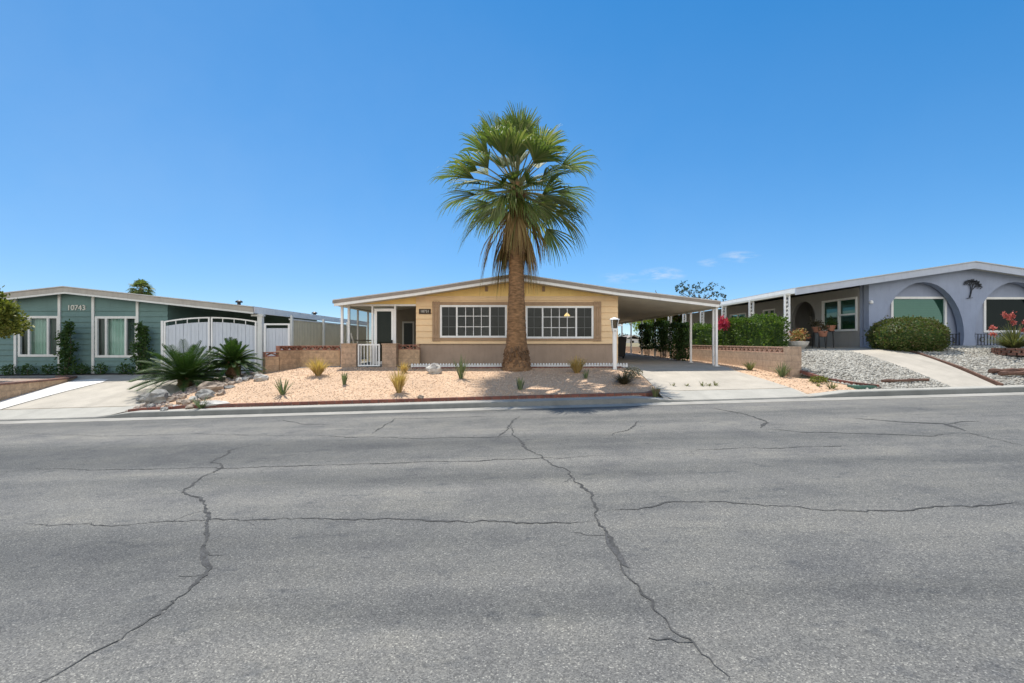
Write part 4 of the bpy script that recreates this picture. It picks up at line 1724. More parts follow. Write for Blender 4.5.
for k in range(NG):
    t = k / (NG - 1)
    az = k * 2.39996 + pr.uniform(-.15, .15)
    el = math.radians(84 - 106 * t ** .85 + pr.uniform(-13, 13))
    Lp = pr.uniform(1.0, 1.5) if t < .12 else (pr.uniform(1.05, 1.7) if t < .6 else pr.uniform(.6, 1.6))
    Lb = 1.34 + pr.uniform(-.22, .2)
    if el < .35 and math.sin(az) < -.6:       # shorter fronds on the street side
        Lp *= .5
        Lb *= .72
    fan_frond(bg, br, (PX, PY, CZ + .35 - .3 * t), az, el, Lp, Lb, pr, .10 + .16 * t + pr.uniform(-.04, .16), pr.uniform(34, 62), 22)
cr = part(bg, 'crown', 'palm', PT)
part(br, 'stalks', 'palm_rib', cr)
bd, bs = MB(), MB()
for k in range(42):
    az = k * 2.39996 + pr.uniform(-.4, .4)
    el = math.radians(pr.uniform(-78, -38))
    fr_ = .5 if math.sin(az) < -.5 else 1
    fan_frond(bd, bs, (PX, PY, CZ - .0 - pr.uniform(0, .45) * fr_), az, el, pr.uniform(.6, 1.15) * fr_, pr.uniform(.6, 1.0) * (.5 + .5 * fr_), pr, pr.uniform(.5, .9), pr.uniform(18, 36), 12, True)
sk = part(bd, 'dead_frond_skirt', 'dead', PT)
part(bs, 'stalks', 'dead', sk)

# --- small palm far behind the left house
YF_ = 58
SP = thing('palm_tree', 'distant small palm crown showing above the teal house roof', 'palm tree', (X(141, YF_), YF_, .5))
b = MB()
zc = Z(289.5, YF_)
b.tube([(X(141, YF_), YF_, .4), (X(141, YF_), YF_, zc)], [.3, .22], 10)
part(b, 'trunk', 'trunk', SP)
bg, br = MB(), MB()
for k in range(34):
    t = k / 33
    fan_frond(bg, br, (X(141, YF_), YF_, zc), k * 2.4, math.radians(85 - 125 * t), .7, .95, pr, .3, 95, 14)
cr = part(bg, 'crown', 'palm', SP)
part(br, 'stalks', 'palm_rib', cr)


# --- sago palms
def sago(label, x, y, hgt, L, nf, seed, el0=85, el1=4):
    rng = random.Random(seed)
    z = H(x, y)
    t = thing('sago_palm', label, 'sago palm', (x, y, z))
    b = MB()
    b.tube([(x, y, z - .1), (x, y, z + hgt * .6), (x, y, z + hgt)], [.17, .16, .11], 12)
    for k in range(60):
        a, q = rng.uniform(0, 6.28), rng.uniform(0, hgt)
        p = Vector((x + .15 * math.cos(a), y + .15 * math.sin(a), z + q))
        b.bar(p, p + Vector((math.cos(a) * .07, math.sin(a) * .07, .06)), .05, .03)
    part(b, 'trunk', 'trunk_dark', t)
    b = MB()
    for k in range(nf):
        f = k / (nf - 1)
        az = k * 2.39996 + rng.uniform(-.1, .1)
        el = math.radians(el0 + (el1 - el0) * f ** .8 + rng.uniform(-6, 6))
        LL = L * rng.uniform(.85, 1.1)
        d = Vector((math.cos(az) * math.cos(el), math.sin(az) * math.cos(el), math.sin(el)))
        o = Vector((x, y, z + hgt))
        pts = []
        nb = 30
        for j in range(nb + 1):
            s = j / nb
            pts.append(o + d * LL * s + Vector((0, 0, -LL * .30 * s * s * (math.cos(el) + .15))))
        sd = Vector((-math.sin(az), math.cos(az), 0))
        b.tube(pts[::5], .009, 4, False)
        for j in range(3, nb + 1):
            s = j / nb
            tg = (pts[j] - pts[j - 1]).normalized()
            up = sd.cross(tg)
            if up.z < 0:
                up = -up
            ll = LL * .17 * math.sin(math.pi * (s * .86 + .08)) ** .6
            for sg in (-1, 1):
                dr = (sd * sg * .86 + tg * .5 + up * .32).normalized()
                p = pts[j]
                i = len(b.v)
                w = tg * .0105
                q = p + dr * ll
                m = p + dr * ll * .6
                b.v += [tuple(p - w), tuple(p + w), tuple(m + w * .8), tuple(q), tuple(m - w * .8)]
                b.f.append((i, i + 1, i + 2, i + 3, i + 4))
    part(b, 'crown', 'sago', t)
    return t


sago('large sago palm spreading over the boulders beside the left driveway', *G(186, 387), .22, 1.40, 100, 3, 72, 4)
sago('upright sago palm with short trunk in front of the white double gate', *G(233, 378.5), .5, .88, 96, 4, 80, -10)

# --- left ornamental tree and shrubs
lx, ly = -16.05, 14.4
LT = thing('ornamental_tree', 'round clipped yellow-green tree in the planter at the left edge', 'tree', (lx, ly, .4))
rng = random.Random(77)
b = MB()
for dx, dy, dz, r in ((0, 0, 0, .72), (.42, -.1, .1, .45), (.1, .2, .35, .45), (.62, .1, -.12, .42), (.3, .2, -.25, .4), (-.2, -.3, -.1, .45), (.55, 0, .28, .28), (.35, -.2, .70, .22)):
    leaf_cloud(b, (lx + dx, ly + dy, Z(319, ly) + dz), (r, r, r * .85), 520, .11, rng, .5)
part(b, 'crown', 'topiary', LT)
b = MB()
limbs(b, (lx, ly, .35), (lx - .02, ly, Z(325, ly)), .06, rng, 7, .5)
part(b, 'trunk', 'bark', LT)


def climber(label, px, y, hgt, seed):
    rng = random.Random(seed)
    x = X(px, y)
    z = H(x, y)
    t = thing('tall_shrub', label, 'shrub', (x, y, z))
    b = MB()
    for k in range(14):
        f = k / 13
        rr_ = .42 * (1 - .62 * f) * rng.uniform(.8, 1.15)
        leaf_cloud(b, (x + rng.uniform(-.13, .13), y + rng.uniform(-.08, .08), z + .12 + f * (hgt - .25)), (rr_, rr_ * .55, .2), 130, .1, rng, .2)
    part(b, 'foliage', 'shrub', t)
    b = MB()
    for k in range(4):
        b.tube([(x + rng.uniform(-.1, .1), y, z - .05), (x + rng.uniform(-.15, .15), y + .02, z + hgt * .5), (x + rng.uniform(-.1, .1), y, z + hgt * .92)], [.02, .014, .006], 6)
    part(b, 'stem', 'bark', t)


climber('tall loose green shrub between the two teal house windows', 67, 16.65, 1.85, 31)
climber('tall loose green shrub right of the second teal house window', 142, 16.65, 1.80, 32)
for i, (px, lab) in enumerate(((9, 'small round shrub below the left edge of the teal wall'), (28, 'small round shrub under the left corner of the first teal house window'),
                               (48.5, 'small round shrub under the right part of the first teal house window'), (82, 'small round shrub just left of the middle white batten'),
                               (101, 'small round shrub under the left part of the second teal house window'), (123.5, 'small round shrub under the right part of the second teal house window'))):
    x, y = X(px, 16.7), 16.7
    bush('small_shrub', lab, 'shrub', (x, y, H(x, y)), (.22, .2, .19), 300, .07, 'shrub', 40 + i, group='small shrubs along the teal house')


# --- hedges and shrubs on the right
def hedge(name, label, x0, x1, y0, y1, z0, z1, n, size, mat, seed, lump=.12):
    rng = random.Random(seed)
    c = ((x0 + x1) / 2, (y0 + y1) / 2, (z0 + z1) / 2)
    r = ((x1 - x0) / 2, (y1 - y0) / 2, (z1 - z0) / 2)
    t = thing(name, label, 'hedge', (c[0], c[1], z0))
    b = MB()
    leaf_cloud(b, c, r, n, size, rng, box=True, lump=lump)
    part(b, 'foliage', mat, t)
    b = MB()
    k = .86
    b.box(c[0] - r[0] * k, c[0] + r[0] * k, c[1] - r[1] * k, c[1] + r[1] * k, z0 + .02, z1 - r[2] * .16)  # solid dark core added to stop light passing through the leaves
    part(b, 'inner_core', 'cypress', t)
    return t


hedge('hedge', 'broad clipped green hedge behind the block wall beside the lattice posts', 8.55, 9.40, 15.95, 19.6, .9, Z(317, 16), 9000, .085, 'hedge', 51, .24)
hedge('hedge', 'lower loose green hedge farther back behind the block wall', 8.5, 9.35, 19.7, 24.5, .9, Z(326, 19.7), 6000, .10, 'hedge', 52, .5)
BG = thing('bougainvillea', 'red flowering bougainvillea between the two parts of the hedge', 'shrub', (X(722, 19.6), 19.6, .95))
rng = random.Random(9)
b = MB()
leaf_cloud(b, (X(722.5, 18.6), 18.6, Z(323.5, 18.6)), (.27, .24, .24), 700, .09, rng, .1, lump=.3)
part(b, 'bracts', 'bougain', BG)
b = MB()
limbs(b, (X(722, 19.6), 19.6, .9), (X(722, 19.6), 19.6, Z(324, 19.6)), .03, rng, 6, .25)
leaf_cloud(b, (X(722, 19.6), 19.65, 1.6), (.3, .2, .5), 120, .09, rng, .2)
part(b, 'stem', 'hedge', BG)
for i, (px, y, w, zt, lab) in enumerate(((680, 20.4, .33, Z(325, 20.4), 'dark clipped columnar shrub nearest the street behind the carport posts'),
                                         (663, 23.1, .37, Z(323.5, 23.1), 'dark clipped columnar shrub in the middle behind the carport posts'),
                                         (647, 26.0, .34, Z(325.5, 26), 'dark ragged columnar shrub farthest back behind the carport posts'))):
    rng = random.Random(60 + i)
    x = X(px, y)
    z = H(x, y, False)
    t = thing('columnar_shrub', lab, 'shrub', (x, y, z), 'columnar shrubs behind the carport')
    b = MB()
    zb = z + (.12 if i == 0 else .42)
    leaf_cloud(b, (x, y, (zb + zt) / 2), (w, w, (zt - zb) / 2), 2300, .10, rng, box=True, lump=.25)
    leaf_cloud(b, (x, y, (zb + zt) / 2), (w * .7, w * .7, (zt - zb) / 2 * .9), 900, .12, rng, .3)
    part(b, 'foliage', 'cypress', t)
    b = MB()
    for k in range(3):
        b.tube([(x + .1 * (k - 1), y, z - .03), (x + .13 * (k - 1), y, z + 1.1)], .03, 6)
    part(b, 'stem', 'bark', t)
RB = thing('round_bush', 'large round clipped bush in front of the left arch of the blue-grey house', 'bush', (X(907, 15.6), 15.6, H(X(907, 15.6), 15.6)))
rng = random.Random(71)
b = MB()
cz, rz_ = Z(337.5, 15.6), .66
leaf_cloud(b, (X(907, 15.6), 15.6, cz), (1.03, 1.0, rz_ * 1.0), 12000, .07, rng, .9, lump=.05, sq=.88)
part(b, 'foliage', 'roundbush', RB)
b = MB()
b.rock((X(907, 15.6), 15.6, cz), 1.0, .92, rz_ * .9, rng, 2, .05)  # solid lump added inside the bush to block light between leaves
part(b, 'inner_core', 'shrub', RB, smooth=True)

# far trees
def fartree(name, label, x, y, zc, r, n, size, mat, seed, sparse=False):
    rng = random.Random(seed)
    t = thing(name, label, 'tree', (x, y, .8))
    b = MB()
    if sparse:
        for k in range(80):
            a = Vector((rng.uniform(-1, 1), rng.uniform(-1, 1), rng.uniform(-.8, .8)))
            leaf_cloud(b, (x + a.x * r[0], y + a.y * r[1], zc + a.z * r[2]), (.17, .17, .13), 14, size, rng, .1)
    else:
        for k in range(9):
            a = Vector((rng.gauss(0, .5), rng.gauss(0, .5), rng.gauss(0, .4)))
            leaf_cloud(b, (x + a.x * r[0], y + a.y * r[1], zc + a.z * r[2]), (r[0] * .5, r[1] * .5, r[2] * .5), n // 9, size, rng, .3)
    part(b, 'crown', mat, t)
    b = MB()
    limbs(b, (x, y, .7), (x, y, zc), r[0] * .07, rng, 9, r[0] * .8)
    part(b, 'trunk', 'bark', t)


fartree('sparse_tree', 'distant sparse dark-leaved tree above the far end of the carport roof', X(699, 44), 44, Z(294.5, 44), (2.1, 1.8, 1.25), 0, .2, 'fartree', 81, True)
fartree('leafy_tree', 'bright lime green tree behind the dark columnar shrubs', X(668, 36), 36, Z(321, 36), (2.9, 1.6, 1.35), 7000, .17, 'lime', 82)
fartree('leafy_tree', 'small lime green tree seen past the end of the carport', X(646, 40), 40, Z(323, 40), (1.1, 1.0, 1.2), 2000, .17, 'lime', 83)
FH = thing('house', 'small distant white house seen past the end of the carport', 'house', (X(633, 75), 75, .9))
b = MB()
b.box(X(626, 75), X(640, 75), 75, 80, .8, 2.0)
part(b, 'wall', 'house_far', FH)
b = MB()
b.slab([(X(624, 75), 2.0), (X(633, 75), 2.6), (X(642, 75), 2.0)], 0, .1, 74.6, 80.4)
part(b, 'roof', 'roof_edge', FH)
b = MB()
b.box(X(630, 75), X(634, 75), 74.97, 74.995, 1.2, 1.75)
part(b, 'window', 'glass_dark', FH)
BK = thing('boundary_wall', 'distant tan block wall closing the end of the carport yard', 'wall', (5.5, 37, .8))
b = MB()
b.box(3.0, 8.15, 38, 38.2, .6, Z(346.5, 38))
part(b, 'wall', 'block_old', BK)
b = MB()
b.box(2.98, 8.17, 37.97, 38.23, Z(346.5, 38), Z(346.5, 38) + .08)
part(b, 'cap', 'cap_brick', BK)
for i, (px, y, h, r) in enumerate(((628, 90, 3.0, 2.2), (640, 110, 3.6, 2.6), (352, 95, 3.2, 2.6), (344, 120, 4, 3))):
    fartree('far_tree', ('far dark tree left of the white house past the carport', 'far dark tree right of the white house past the carport', 'far dark tree seen through the porch, right one', 'far dark tree seen through the porch, left one')[i],
            X(px, y), y, 1.4, (r, r, h * .4), 1000, .35, 'fartree', 84 + i)


# --- small yard plants made of blades
def tuft(b, x, y, z, n, L, spread, rng, w=.012, curve=.3):
    for _ in range(n):
        a = rng.uniform(0, 6.283)
        s = spread * rng.random() ** .6
        l = L * rng.uniform(.6, 1.1)
        p0 = Vector((x + .03 * math.cos(a) * rng.random() * 2, y + .03 * math.sin(a), z))
        d = Vector((math.cos(a) * s, math.sin(a) * s, 1)).normalized()
        sd = Vector((-math.sin(a), math.cos(a), 0)) * w
        pts = [p0 + d * l * t + Vector((math.cos(a), math.sin(a), -.6)) * (curve * l * t * t * s) for t in (0, .5, .8, 1)]
        i = len(b.v)
        for p, k in zip(pts, (1, .9, .55, .08)):
            b.v += [tuple(p + sd * k), tuple(p - sd * k)]
        for j in range(3):
            b.f.append((i + 2 * j, i + 2 * j + 1, i + 2 * j + 3, i + 2 * j + 2))


def tufted(name, label, cat, px, py, n, L, spread, w, mat, seed, group=None, curve=.3, side=None):
    x, y = G(px, py)
    z = H(x, y, side)
    b = MB()
    tuft(b, x, y, z, n, L, spread, random.Random(seed), w, curve)
    b.v = [(p[0] - x, p[1] - y, p[2] - z) for p in b.v]
    o = b.build(name, M[mat])
    o.location = (x, y, z)
    return tag(o, label, cat, group)


DG_ = 'dry golden grass clumps in the front yard'
tufted('dry_grass', 'wide golden grass clump in front of the low wall left of the porch gate', 'grass clump', 318, 376, 190, .62, .75, .011, 'drygrass', 91, DG_)
tufted('dry_grass', 'tall narrow golden grass clump near the kerb below the porch', 'grass clump', 399, 393, 170, .66, .45, .011, 'drygrass', 92, DG_)
tufted('dry_grass', 'small golden grass clump just behind the tall narrow one', 'grass clump', 404, 373, 90, .36, .6, .010, 'drygrass', 93, DG_)
tufted('dry_grass', 'round golden grass clump under the right grid window', 'grass clump', 577, 373.5, 170, .58, .7, .011, 'drygrass', 94, DG_)
AG = 'green spiky plants in the gravel yard'
tufted('spiky_plant', 'green spiky plant in the gravel nearest the left rocks', 'plant', 283, 395, 26, .52, .75, .018, 'agave', 95, AG, .15)
tufted('spiky_plant', 'small upright blue-green plant in the gravel below the porch gate', 'plant', 344, 385, 26, .38, .4, .016, 'agave', 96, AG, .1)
tufted('spiky_plant', 'tall pale green spiky plant left of the palm trunk', 'plant', 461, 379, 42, .72, .42, .014, 'agave', 97, AG, .3)
tufted('spiky_plant', 'small dark green plant in the palm shadow below the trunk', 'plant', 520, 390, 30, .40, .35, .015, 'agave', 98, AG, .1)
tufted('spiky_plant', 'tiny green plant beside the round golden grass clump', 'plant', 586, 379, 18, .30, .5, .014, 'agave', 99, AG, .1)
tufted('rosette_bush', 'dark low rosette bush beside the white lamp post', 'bush', 624, 384.5, 150, .40, 1.3, .016, 'darkbush', 100, None, .3)
x, y = G(633, 378)
bush('pale_bush', 'small pale dry bush between lamp post and driveway', 'bush', (x, y, H(x, y)), (.27, .22, .17), 320, .07, 'palebush', 101)
tufted('weed', 'thin weed at the end of the yard edging by the driveway', 'weed', 655, 397, 26, .36, .5, .009, 'weed', 102)
for i, (px, s) in enumerate(((673, .12), (687, .10), (703, .17), (709, .1), (716, .15))):
    tufted('joint_weed', 'small weed growing in the driveway joint, one of a row of five', 'weed', px, 386, 14, s, .9, .010, 'weed', 110 + i, 'weeds in the driveway joint')
tufted('weed', 'bushy weed against the long block wall near the carport post', 'weed', 750, 370.5, 60, .38, .8, .011, 'weed', 120)
tufted('weed', 'larger grey-green weed at the near end of the long block wall', 'weed', 782, 377, 80, .48, .9, .011, 'agave', 121)
tufted('weed', 'small weed in orange gravel near the green lid', 'weed', 832, 389, 24, .22, .9, .012, 'weed', 122)
tufted('weed', 'tiny weed left of the low yellow mound plant', 'weed', 818, 386.5, 16, .12, .9, .010, 'weed', 123)
tufted('weed', 'green weed among the boulders above the kerb', 'weed', 201, 409, 34, .40, .8, .012, 'agave', 124)
x, y = G(819, 383)
bush('mound_plant', 'low yellow-olive mound plant in the orange gravel strip', 'plant', (x, y, H(x, y)), (.25, .2, .09), 500, .05, 'topiary', 125)

# rocks
def boulder(label, px, py, rx, ry, rz, mat, seed, group=None, rot=0, name='boulder'):
    x, y = G(px, py)
    y += ry * .5
    x = X(px, y)
    z = H(x, y)
    b = MB()
    b.rock((0, 0, rz * .55), rx, ry, rz, random.Random(seed), 2, .5, rot)
    o = b.build(name, M[mat], None, False)
    o.location = (x, y, z)
    return tag(o, label, 'rock', group)


boulder('pale angular boulder standing alone in the gravel below the left grid window', 434, 374, .22, .17, .21, 'rock_white', 201)
boulder('big pale grey slanted boulder beside the left driveway', 159, 404, .30, .22, .22, 'rock', 202, rot=.6)
boulder('long tan weathered boulder below the large sago palm', 213, 392, .36, .2, .17, 'rock_tan', 203, rot=.3)
boulder('grey mottled boulder right of the long tan one', 205, 399, .25, .18, .14, 'rock', 204)
boulder('flat white boulder above the kerb by the green weed', 212, 407.5, .36, .2, .09, 'rock_white', 205)
boulder('pale rounded boulder at the top of the rock border by the gate post', 261, 381, .23, .17, .12, 'rock_white', 206)
boulder('dark wedge boulder behind the big slanted one', 146, 402, .22, .2, .14, 'rock', 207)
BRG = 'small border rocks between sago palms and orange gravel'
rk = random.Random(301)
for i, (px, py) in enumerate(((224, 387), (232, 385), (239, 383), (245, 381), (250, 379), (256, 377), (247, 377), (238, 380), (228, 383), (219, 390), (193, 402), (186, 406), (180, 404), (176, 409), (191, 409), (170, 409), (183, 399), (228, 389), (222, 395), (171, 402), (198, 405), (164, 411), (150, 410))):
    boulder('small weathered border rock between the sago palms and the orange gravel', px, py, rk.uniform(.08, .16), rk.uniform(.07, .13), rk.uniform(.06, .10), rk.choice(('rock', 'rock_tan', 'rock_white', 'rock_tan')), 310 + i, BRG, rk.uniform(0, 3), 'border_rock')
x, y = G(420, 402.5)
b = MB()
b.rock((0, 0, .04), .08, .06, .06, rk, 2, .4)
o = b.build('edging_rock', M['rock_tan'])
o.location = (x, 11.89, H(x, 11.89) + .06)
tag(o, 'small brown stone lying on the brick edging by the kerb', 'rock')

# lamp post
x, y = X(614.6, 15.3), 15.3
z = H(x, y)
LM = thing('lamp_post', 'white lamp post with lantern and side arm at the corner of the yard', 'lamp post', (x, y, z))
b = MB()
b.box(x - .055, x + .055, y - .055, y + .055, z - .1, Z(329, y))
b.box(x - .075, x + .075, y - .075, y + .075, Z(331, y), Z(329, y))
part(b, 'post', 'white', LM)
b = MB()
zl, zt = Z(328.4, y), Z(319.6, y)
b.box(x - .085, x + .085, y - .085, y + .085, zl - .02, zl)
for sx in (-1, 1):
    for sy in (-1, 1):
        b.bar((x + sx * .075, y + sy * .075, zl), (x + sx * .10, y + sy * .10, zt), .018, .018)
b.lathe((x, y, zt), [(.17, -.01), (.165, .01), (.09, .05), (.03, .07), (.0, .075)], 4)
ln = part(b, 'lantern', 'white', LM)
b = MB()
for sx in (-1, 1):
    b.face([(x + sx * .077, y - .07, zl), (x + sx * .077, y + .07, zl), (x + sx * .098, y + .09, zt), (x + sx * .098, y - .09, zt)])
    b.face([(x - .07, y + sx * .077, zl), (x + .07, y + sx * .077, zl), (x + .09, y + sx * .098, zt), (x - .09, y + sx * .098, zt)])
part(b, 'lantern_pane', 'screen', ln)
b = MB()
b.box(x + .056, x + .26, y - .015, y + .015, Z(326.2, y), Z(324.6, y))
part(b, 'arm', 'white', LM)
b = MB()
b.lathe((x, y - .06, Z(331.3, y)), [(.02, 0), (.025, .02), (.0, .03)], 8)
part(b, 'sensor', 'black', LM)

# wheelie bin in the carport
x, y = 4.95, 22.0
z = H(x, y) + .01
WB = thing('wheelie_bin', 'dark wheeled bin against the house wall inside the carport', 'bin', (x, y, z))
b = MB()
pts = [(-.27, -.3, .12), (.27, -.3, .12), (.27, .3, .12), (-.27, .3, .12), (-.33, -.36, .98), (.33, -.36, .98), (.33, .38, .98), (-.33, .38, .98)]
b.v = [(x + a, y + c, z + d) for a, c, d in pts]
b.f = [(0, 3, 2, 1), (0, 1, 5, 4), (1, 2, 6, 5), (2, 3, 7, 6), (3, 0, 4, 7), (4, 5, 6, 7)]
part(b, 'body', 'dark_plastic', WB)
b = MB()
b.box(x - .35, x + .35, y - .39, y + .36, z + .985, z + 1.03)
b.box(x - .28, x + .28, y + .38, y + .44, z + .93, z + .97)
part(b, 'lid', 'dark_plastic', WB)
for s in (-1, 1):
    b = MB()
    b.tube([(x + s * .29, y + .28, z + .11), (x + s * .35, y + .28, z + .11)], .11, 14)
    part(b, 'wheel', 'black', WB)

# pots and stands by the right house
def potted(name, label, x, y, zt, zb, r, matp, matf, seed, stand=True, fl=.2):
    t = thing(name, label, 'potted plant', (x, y, zb))
    rng = random.Random(seed)
    b = MB()
    h = r * 1.25
    b.lathe((x, y, zt - h), [(r * .62, 0), (r * .9, h * .8), (r, h * .82), (r, h), (r * .88, h), (r * .85, h * .9)], 16)
    part(b, 'pot', matp, t)
    b = MB()
    leaf_cloud(b, (x, y, zt + fl * .55), (r * 1.25, r * 1.25, fl), 170, .08, rng, .1)
    part(b, 'foliage', matf, t)
    if stand:
        b = MB()
        for k in range(3):
            a = 2.1 * k + .5
            b.tube([(x + r * .7 * math.cos(a), y + r * .7 * math.sin(a), zt - h), (x + r * .95 * math.cos(a), y + r * .95 * math.sin(a), zb)], .012, 6)
        b.lathe((x, y, zt - h - .02), [(r * .75, 0), (r * .75, .02)], 12)
        part(b, 'stand', 'black', t)


for i, (px, pz, y, mt, lab) in enumerate(((817, 327, 18.3, 'darkbush', 'terracotta pot on a tall stand nearest the arched doorway'),
                                          (823, 331, 17.7, 'darkbush', 'lower middle terracotta pot on a stand below the window'),
                                          (831, 325.5, 18.0, 'shrub', 'terracotta pot on a tall stand under the side window, right one'))):
    potted('potted_plant', lab, X(px, y), y, Z(pz, y), 1.33, .17, 'terracotta', mt, 400 + i)
SB = thing('flower_bowl', 'pale stone bowl of yellow and red flowers behind the end of the block wall', 'planter', (X(798, 16.2), 16.2, 1.2))
x, y = X(798, 16.2), 16.2
b = MB()
zb = Z(348.5, y)
b.lathe((x, y, zb), [(.16, -.06), (.18, 0), (.30, .12), (.34, .24), (.31, .25), (.28, .2)], 18)
part(b, 'bowl', 'stone_bowl', SB)
b = MB()
leaf_cloud(b, (x, y, Z(335.5, y)), (.36, .32, .26), 520, .085, random.Random(5), .1)
part(b, 'flowers', 'flowers', SB)

# red yucca in a brick planter, right edge
x, y = X(1014, 14.2), 14.2
z = H(x, y)
BP = thing('brick_planter', 'low round brick planter at the right edge', 'planter', (x, y, z))
b = MB()
n = 14
for k in range(n):
    a0, a1_ = 2 * math.pi * k / n, 2 * math.pi * (k + .88) / n
    for lay in range(3):
        o_ = lay * .2
        b.bar((x + .44 * math.cos(a0 + o_), y + .44 * math.sin(a0 + o_), z + .04 + lay * .075), (x + .44 * math.cos(a1_ + o_), y + .44 * math.sin(a1_ + o_), z + .04 + lay * .075), .1, .07)
part(b, 'bricks', 'cap_brick', BP)
b = MB()
b.lathe((x, y, z - .02), [(.4, 0), (.4, .2)], 16)
part(b, 'soil', 'dark_ground', BP)
YU = thing('red_yucca', 'spiky green plant with coral flower stalks growing in the brick planter', 'plant', (x, y, z + .2))
b = MB()
tuft(b, x, y, z + .18, 420, .8, 1.3, random.Random(12), .011, .4)
part(b, 'blades', 'weed', YU)
b = MB()
bf = MB()
rng = random.Random(14)
for ex, ez in ((986, 327.5), (993, 334), (1007, 316), (1010, 322), (1019, 314), (1020, 321), (1025, 330), (1003, 313.5)):
    p = Vector((x, y, z + .25))
    q = Vector((X(ex, y - .15), y - .15 + rng.uniform(-.2, .2), Z(ez, y)))
    m = p.lerp(q, .6) + Vector((0, 0, .12))
    b.tube([p, m, q], [.012, .009, .005], 5)
    bf = MB()
    for k in range(5):
        c = m.lerp(q, .62 + .095 * k)
        leaf_cloud(bf, c, (.062, .045, .045), 22, .05, rng, .1)
    part(bf, 'flower_spike', 'coral', YU)
part(b, 'stalk', 'weed', YU)

# green lid, driftwood, board
x, y = G(863, 388)
y = max(y, 12.0)
VB = thing('valve_box', 'green plastic valve box lid set in the ground near the kerb', 'valve box', (x, y, H(x, y)))
b = MB()
z = H(x, y)
b.box(x - .27, x + .27, y - .15, y + .15, z - .1, z + .05)
part(b, 'lid', 'lid', VB)
b = MB()
b.box(x - .05, x + .05, y - .02, y + .02, z + .05, z + .056)
part(b, 'handle', 'black', VB)
for (pa, pb, yy, lab) in ((882, 928, 12.15, 'thin weathered board lying at the kerb edge of the grey gravel'), (990, 1024, 12.55, 'rotten brown timber lying on the gravel right of the walkway'), (1000, 1040, 12.35, 'shorter rotten timber in front of the longer one')):
    b = MB()
    xa, xc = X(pa, yy), X(pb, yy)
    r0 = .035 if pa < 900 else .055
    n = 6
    pts = [(xa + (xc - xa) * k / n, yy + .04 * math.sin(k * 1.7), H(xa + (xc - xa) * k / n, yy, True) + r0 + .03) for k in range(n + 1)]
    b.tube(pts, [r0 * (1 + .25 * math.sin(k * 2.1)) for k in range(n + 1)], 7)
    c = pts[n // 2]
    b.v = [(p[0] - c[0], p[1] - c[1], p[2] - c[2]) for p in b.v]
    o = b.build('driftwood', M['log'])
    o.location = c
    tag(o, lab, 'timber')

# ------------------------------------------------------------------ light, sky, camera
EL, AZ = math.radians(64.2), math.atan2(-.22, .43)
sd = Vector((math.sin(AZ) * math.cos(EL), math.cos(AZ) * math.cos(EL), math.sin(EL)))
sun = bpy.data.lights.new('sun', 'SUN')
sun.energy = 2.6
sun.angle = math.radians(.5)
sun.color = (1, .95, .87)
so = bpy.data.objects.new('sun', sun)
COL.objects.link(so)
so.rotation_euler = (-sd).to_track_quat('-Z', 'Y').to_euler()
so.location = sd * 50

w = bpy.data.worlds.new('World')
SC.world = w
w.use_nodes = True
nt = w.node_tree
bgn = nt.nodes['Background']
sky = nt.nodes.new('ShaderNodeTexSky')
sky.sky_type = 'NISHITA'
sky.sun_disc = False
sky.sun_elevation = EL
sky.sun_rotation = AZ
sky.altitude = 3000
sky.air_density = 1.0
sky.dust_density = 0
sky.ozone_density = 6
gm = nt.nodes.new('ShaderNodeGamma')              # clear dry desert air: an even, deep blue
gm.inputs['Gamma'].default_value = .62
hs = nt.nodes.new('ShaderNodeHueSaturation')
hs.inputs['Saturation'].default_value = 1.6
nt.links.new(sky.outputs[0], gm.inputs['Color'])
nt.links.new(gm.outputs[0], hs.inputs['Color'])


def wmath(op, a, b_=None, c=None):
    n = nt.nodes.new('ShaderNodeMath')
    n.operation = op
    for k, v in enumerate((a, b_, c)):
        if v is None:
            continue
        if isinstance(v, (int, float)):
            n.inputs[k].default_value = v
        else:
            nt.links.new(v, n.inputs[k])
    return n.outputs[0]


# unseen fill light added behind the camera; thin cloud wisps low over the carport
tc = nt.nodes.new('ShaderNodeTexCoord')
sp = nt.nodes.new('ShaderNodeSeparateXYZ')
nt.links.new(tc.outputs['Generated'], sp.inputs[0])
dx, dy, dz = sp.outputs
cn = noisetex(nt, tc.outputs['Generated'], 3.5, 7, .6)
fill_glow = wmath('ADD', wmath('MULTIPLY', dy, -1.0), wmath('MULTIPLY', dz, -.15))
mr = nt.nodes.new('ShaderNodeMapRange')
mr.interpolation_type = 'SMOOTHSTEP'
nt.links.new(fill_glow, mr.inputs['Value'])
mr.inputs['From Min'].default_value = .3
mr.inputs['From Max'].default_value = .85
fill_glow = wmath('MULTIPLY', mr.outputs[0], wmath('MULTIPLY_ADD', cn, .9, .4))
u = wmath('DIVIDE', dx, wmath('MAXIMUM', dy, .01))
v = wmath('DIVIDE', dz, wmath('MAXIMUM', dy, .01))
mp = nt.nodes.new('ShaderNodeMapping')
mp.inputs['Scale'].default_value = (9, 9, 40)
nt.links.new(tc.outputs['Generated'], mp.inputs['Vector'])
wn = noisetex(nt, mp.outputs[0], 3.0, 6, .6)
wisps = None
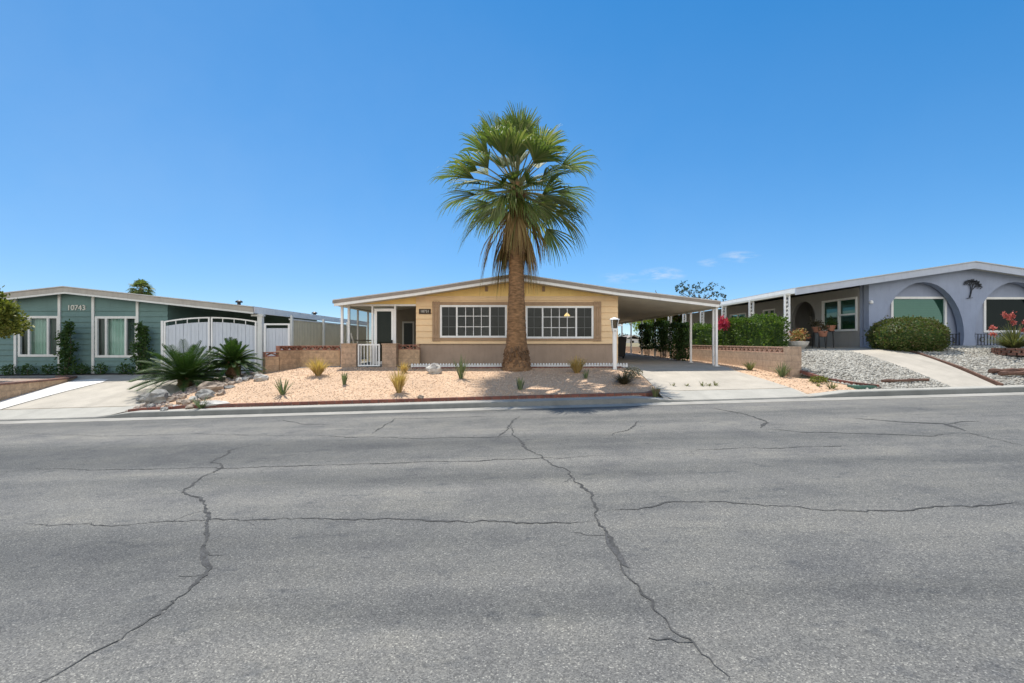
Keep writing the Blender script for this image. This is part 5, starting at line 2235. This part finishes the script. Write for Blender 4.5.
for cu, cv, ru, rv, k in ((.32, .142, .055, .018, .42), (.485, .180, .05, .014, .35), (.23, .135, .05, .014, .25), (.42, .168, .03, .01, .3)):
    d = wmath('ADD', wmath('POWER', wmath('DIVIDE', wmath('SUBTRACT', u, cu), ru), 2.0), wmath('POWER', wmath('DIVIDE', wmath('SUBTRACT', v, cv), rv), 2.0))
    g = wmath('MULTIPLY', wmath('MAXIMUM', wmath('SUBTRACT', 1.0, d), 0.0), k)
    wisps = g if wisps is None else wmath('MAXIMUM', wisps, g)
wr = nt.nodes.new('ShaderNodeMapRange')
nt.links.new(wn, wr.inputs['Value'])
wr.inputs['From Min'].default_value = .42
wr.inputs['From Max'].default_value = .68
wisps = wmath('MULTIPLY', wmath('MULTIPLY', wisps, wr.outputs[0]), wmath('GREATER_THAN', dy, .1))
fac = wmath('MINIMUM', wmath('MAXIMUM', fill_glow, wisps), .92)
# a breath of dry haze, thicker to the left and towards the horizon
hz = wmath('ADD', wmath('MULTIPLY', dx, -.13), wmath('MULTIPLY_ADD', dz, -.35, .28))
hz = wmath('MULTIPLY', wmath('MINIMUM', wmath('MAXIMUM', hz, 0.0), .45), wmath('MULTIPLY_ADD', cn, 1.0, .5))
skycol = mixcol(nt, hz, hs.outputs[0], (1.45, 2.05, 2.85))
skycol = mixcol(nt, wmath('MINIMUM', wisps, .92), skycol, (3.1, 3.0, 2.9))
skycol = mixcol(nt, wmath('MINIMUM', fill_glow, .95), skycol, (7.0, 6.8, 6.4))
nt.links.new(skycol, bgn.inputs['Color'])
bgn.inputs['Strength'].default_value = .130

cam = bpy.data.cameras.new('camera')
cam.sensor_width = 36
cam.sensor_fit = 'HORIZONTAL'
cam.lens = F / 1024 * 36
cam.clip_start = .05
cam.clip_end = 6000
co = bpy.data.objects.new('camera', cam)
COL.objects.link(co)
co.location = (0, 0, CAMZ)
co.rotation_euler = (math.pi / 2, 0, 0)
SC.camera = co
SC.view_settings.view_transform = 'Standard'
SC.view_settings.look = 'None'
SC.view_settings.gamma = 1
SC.view_settings.exposure = 1.28
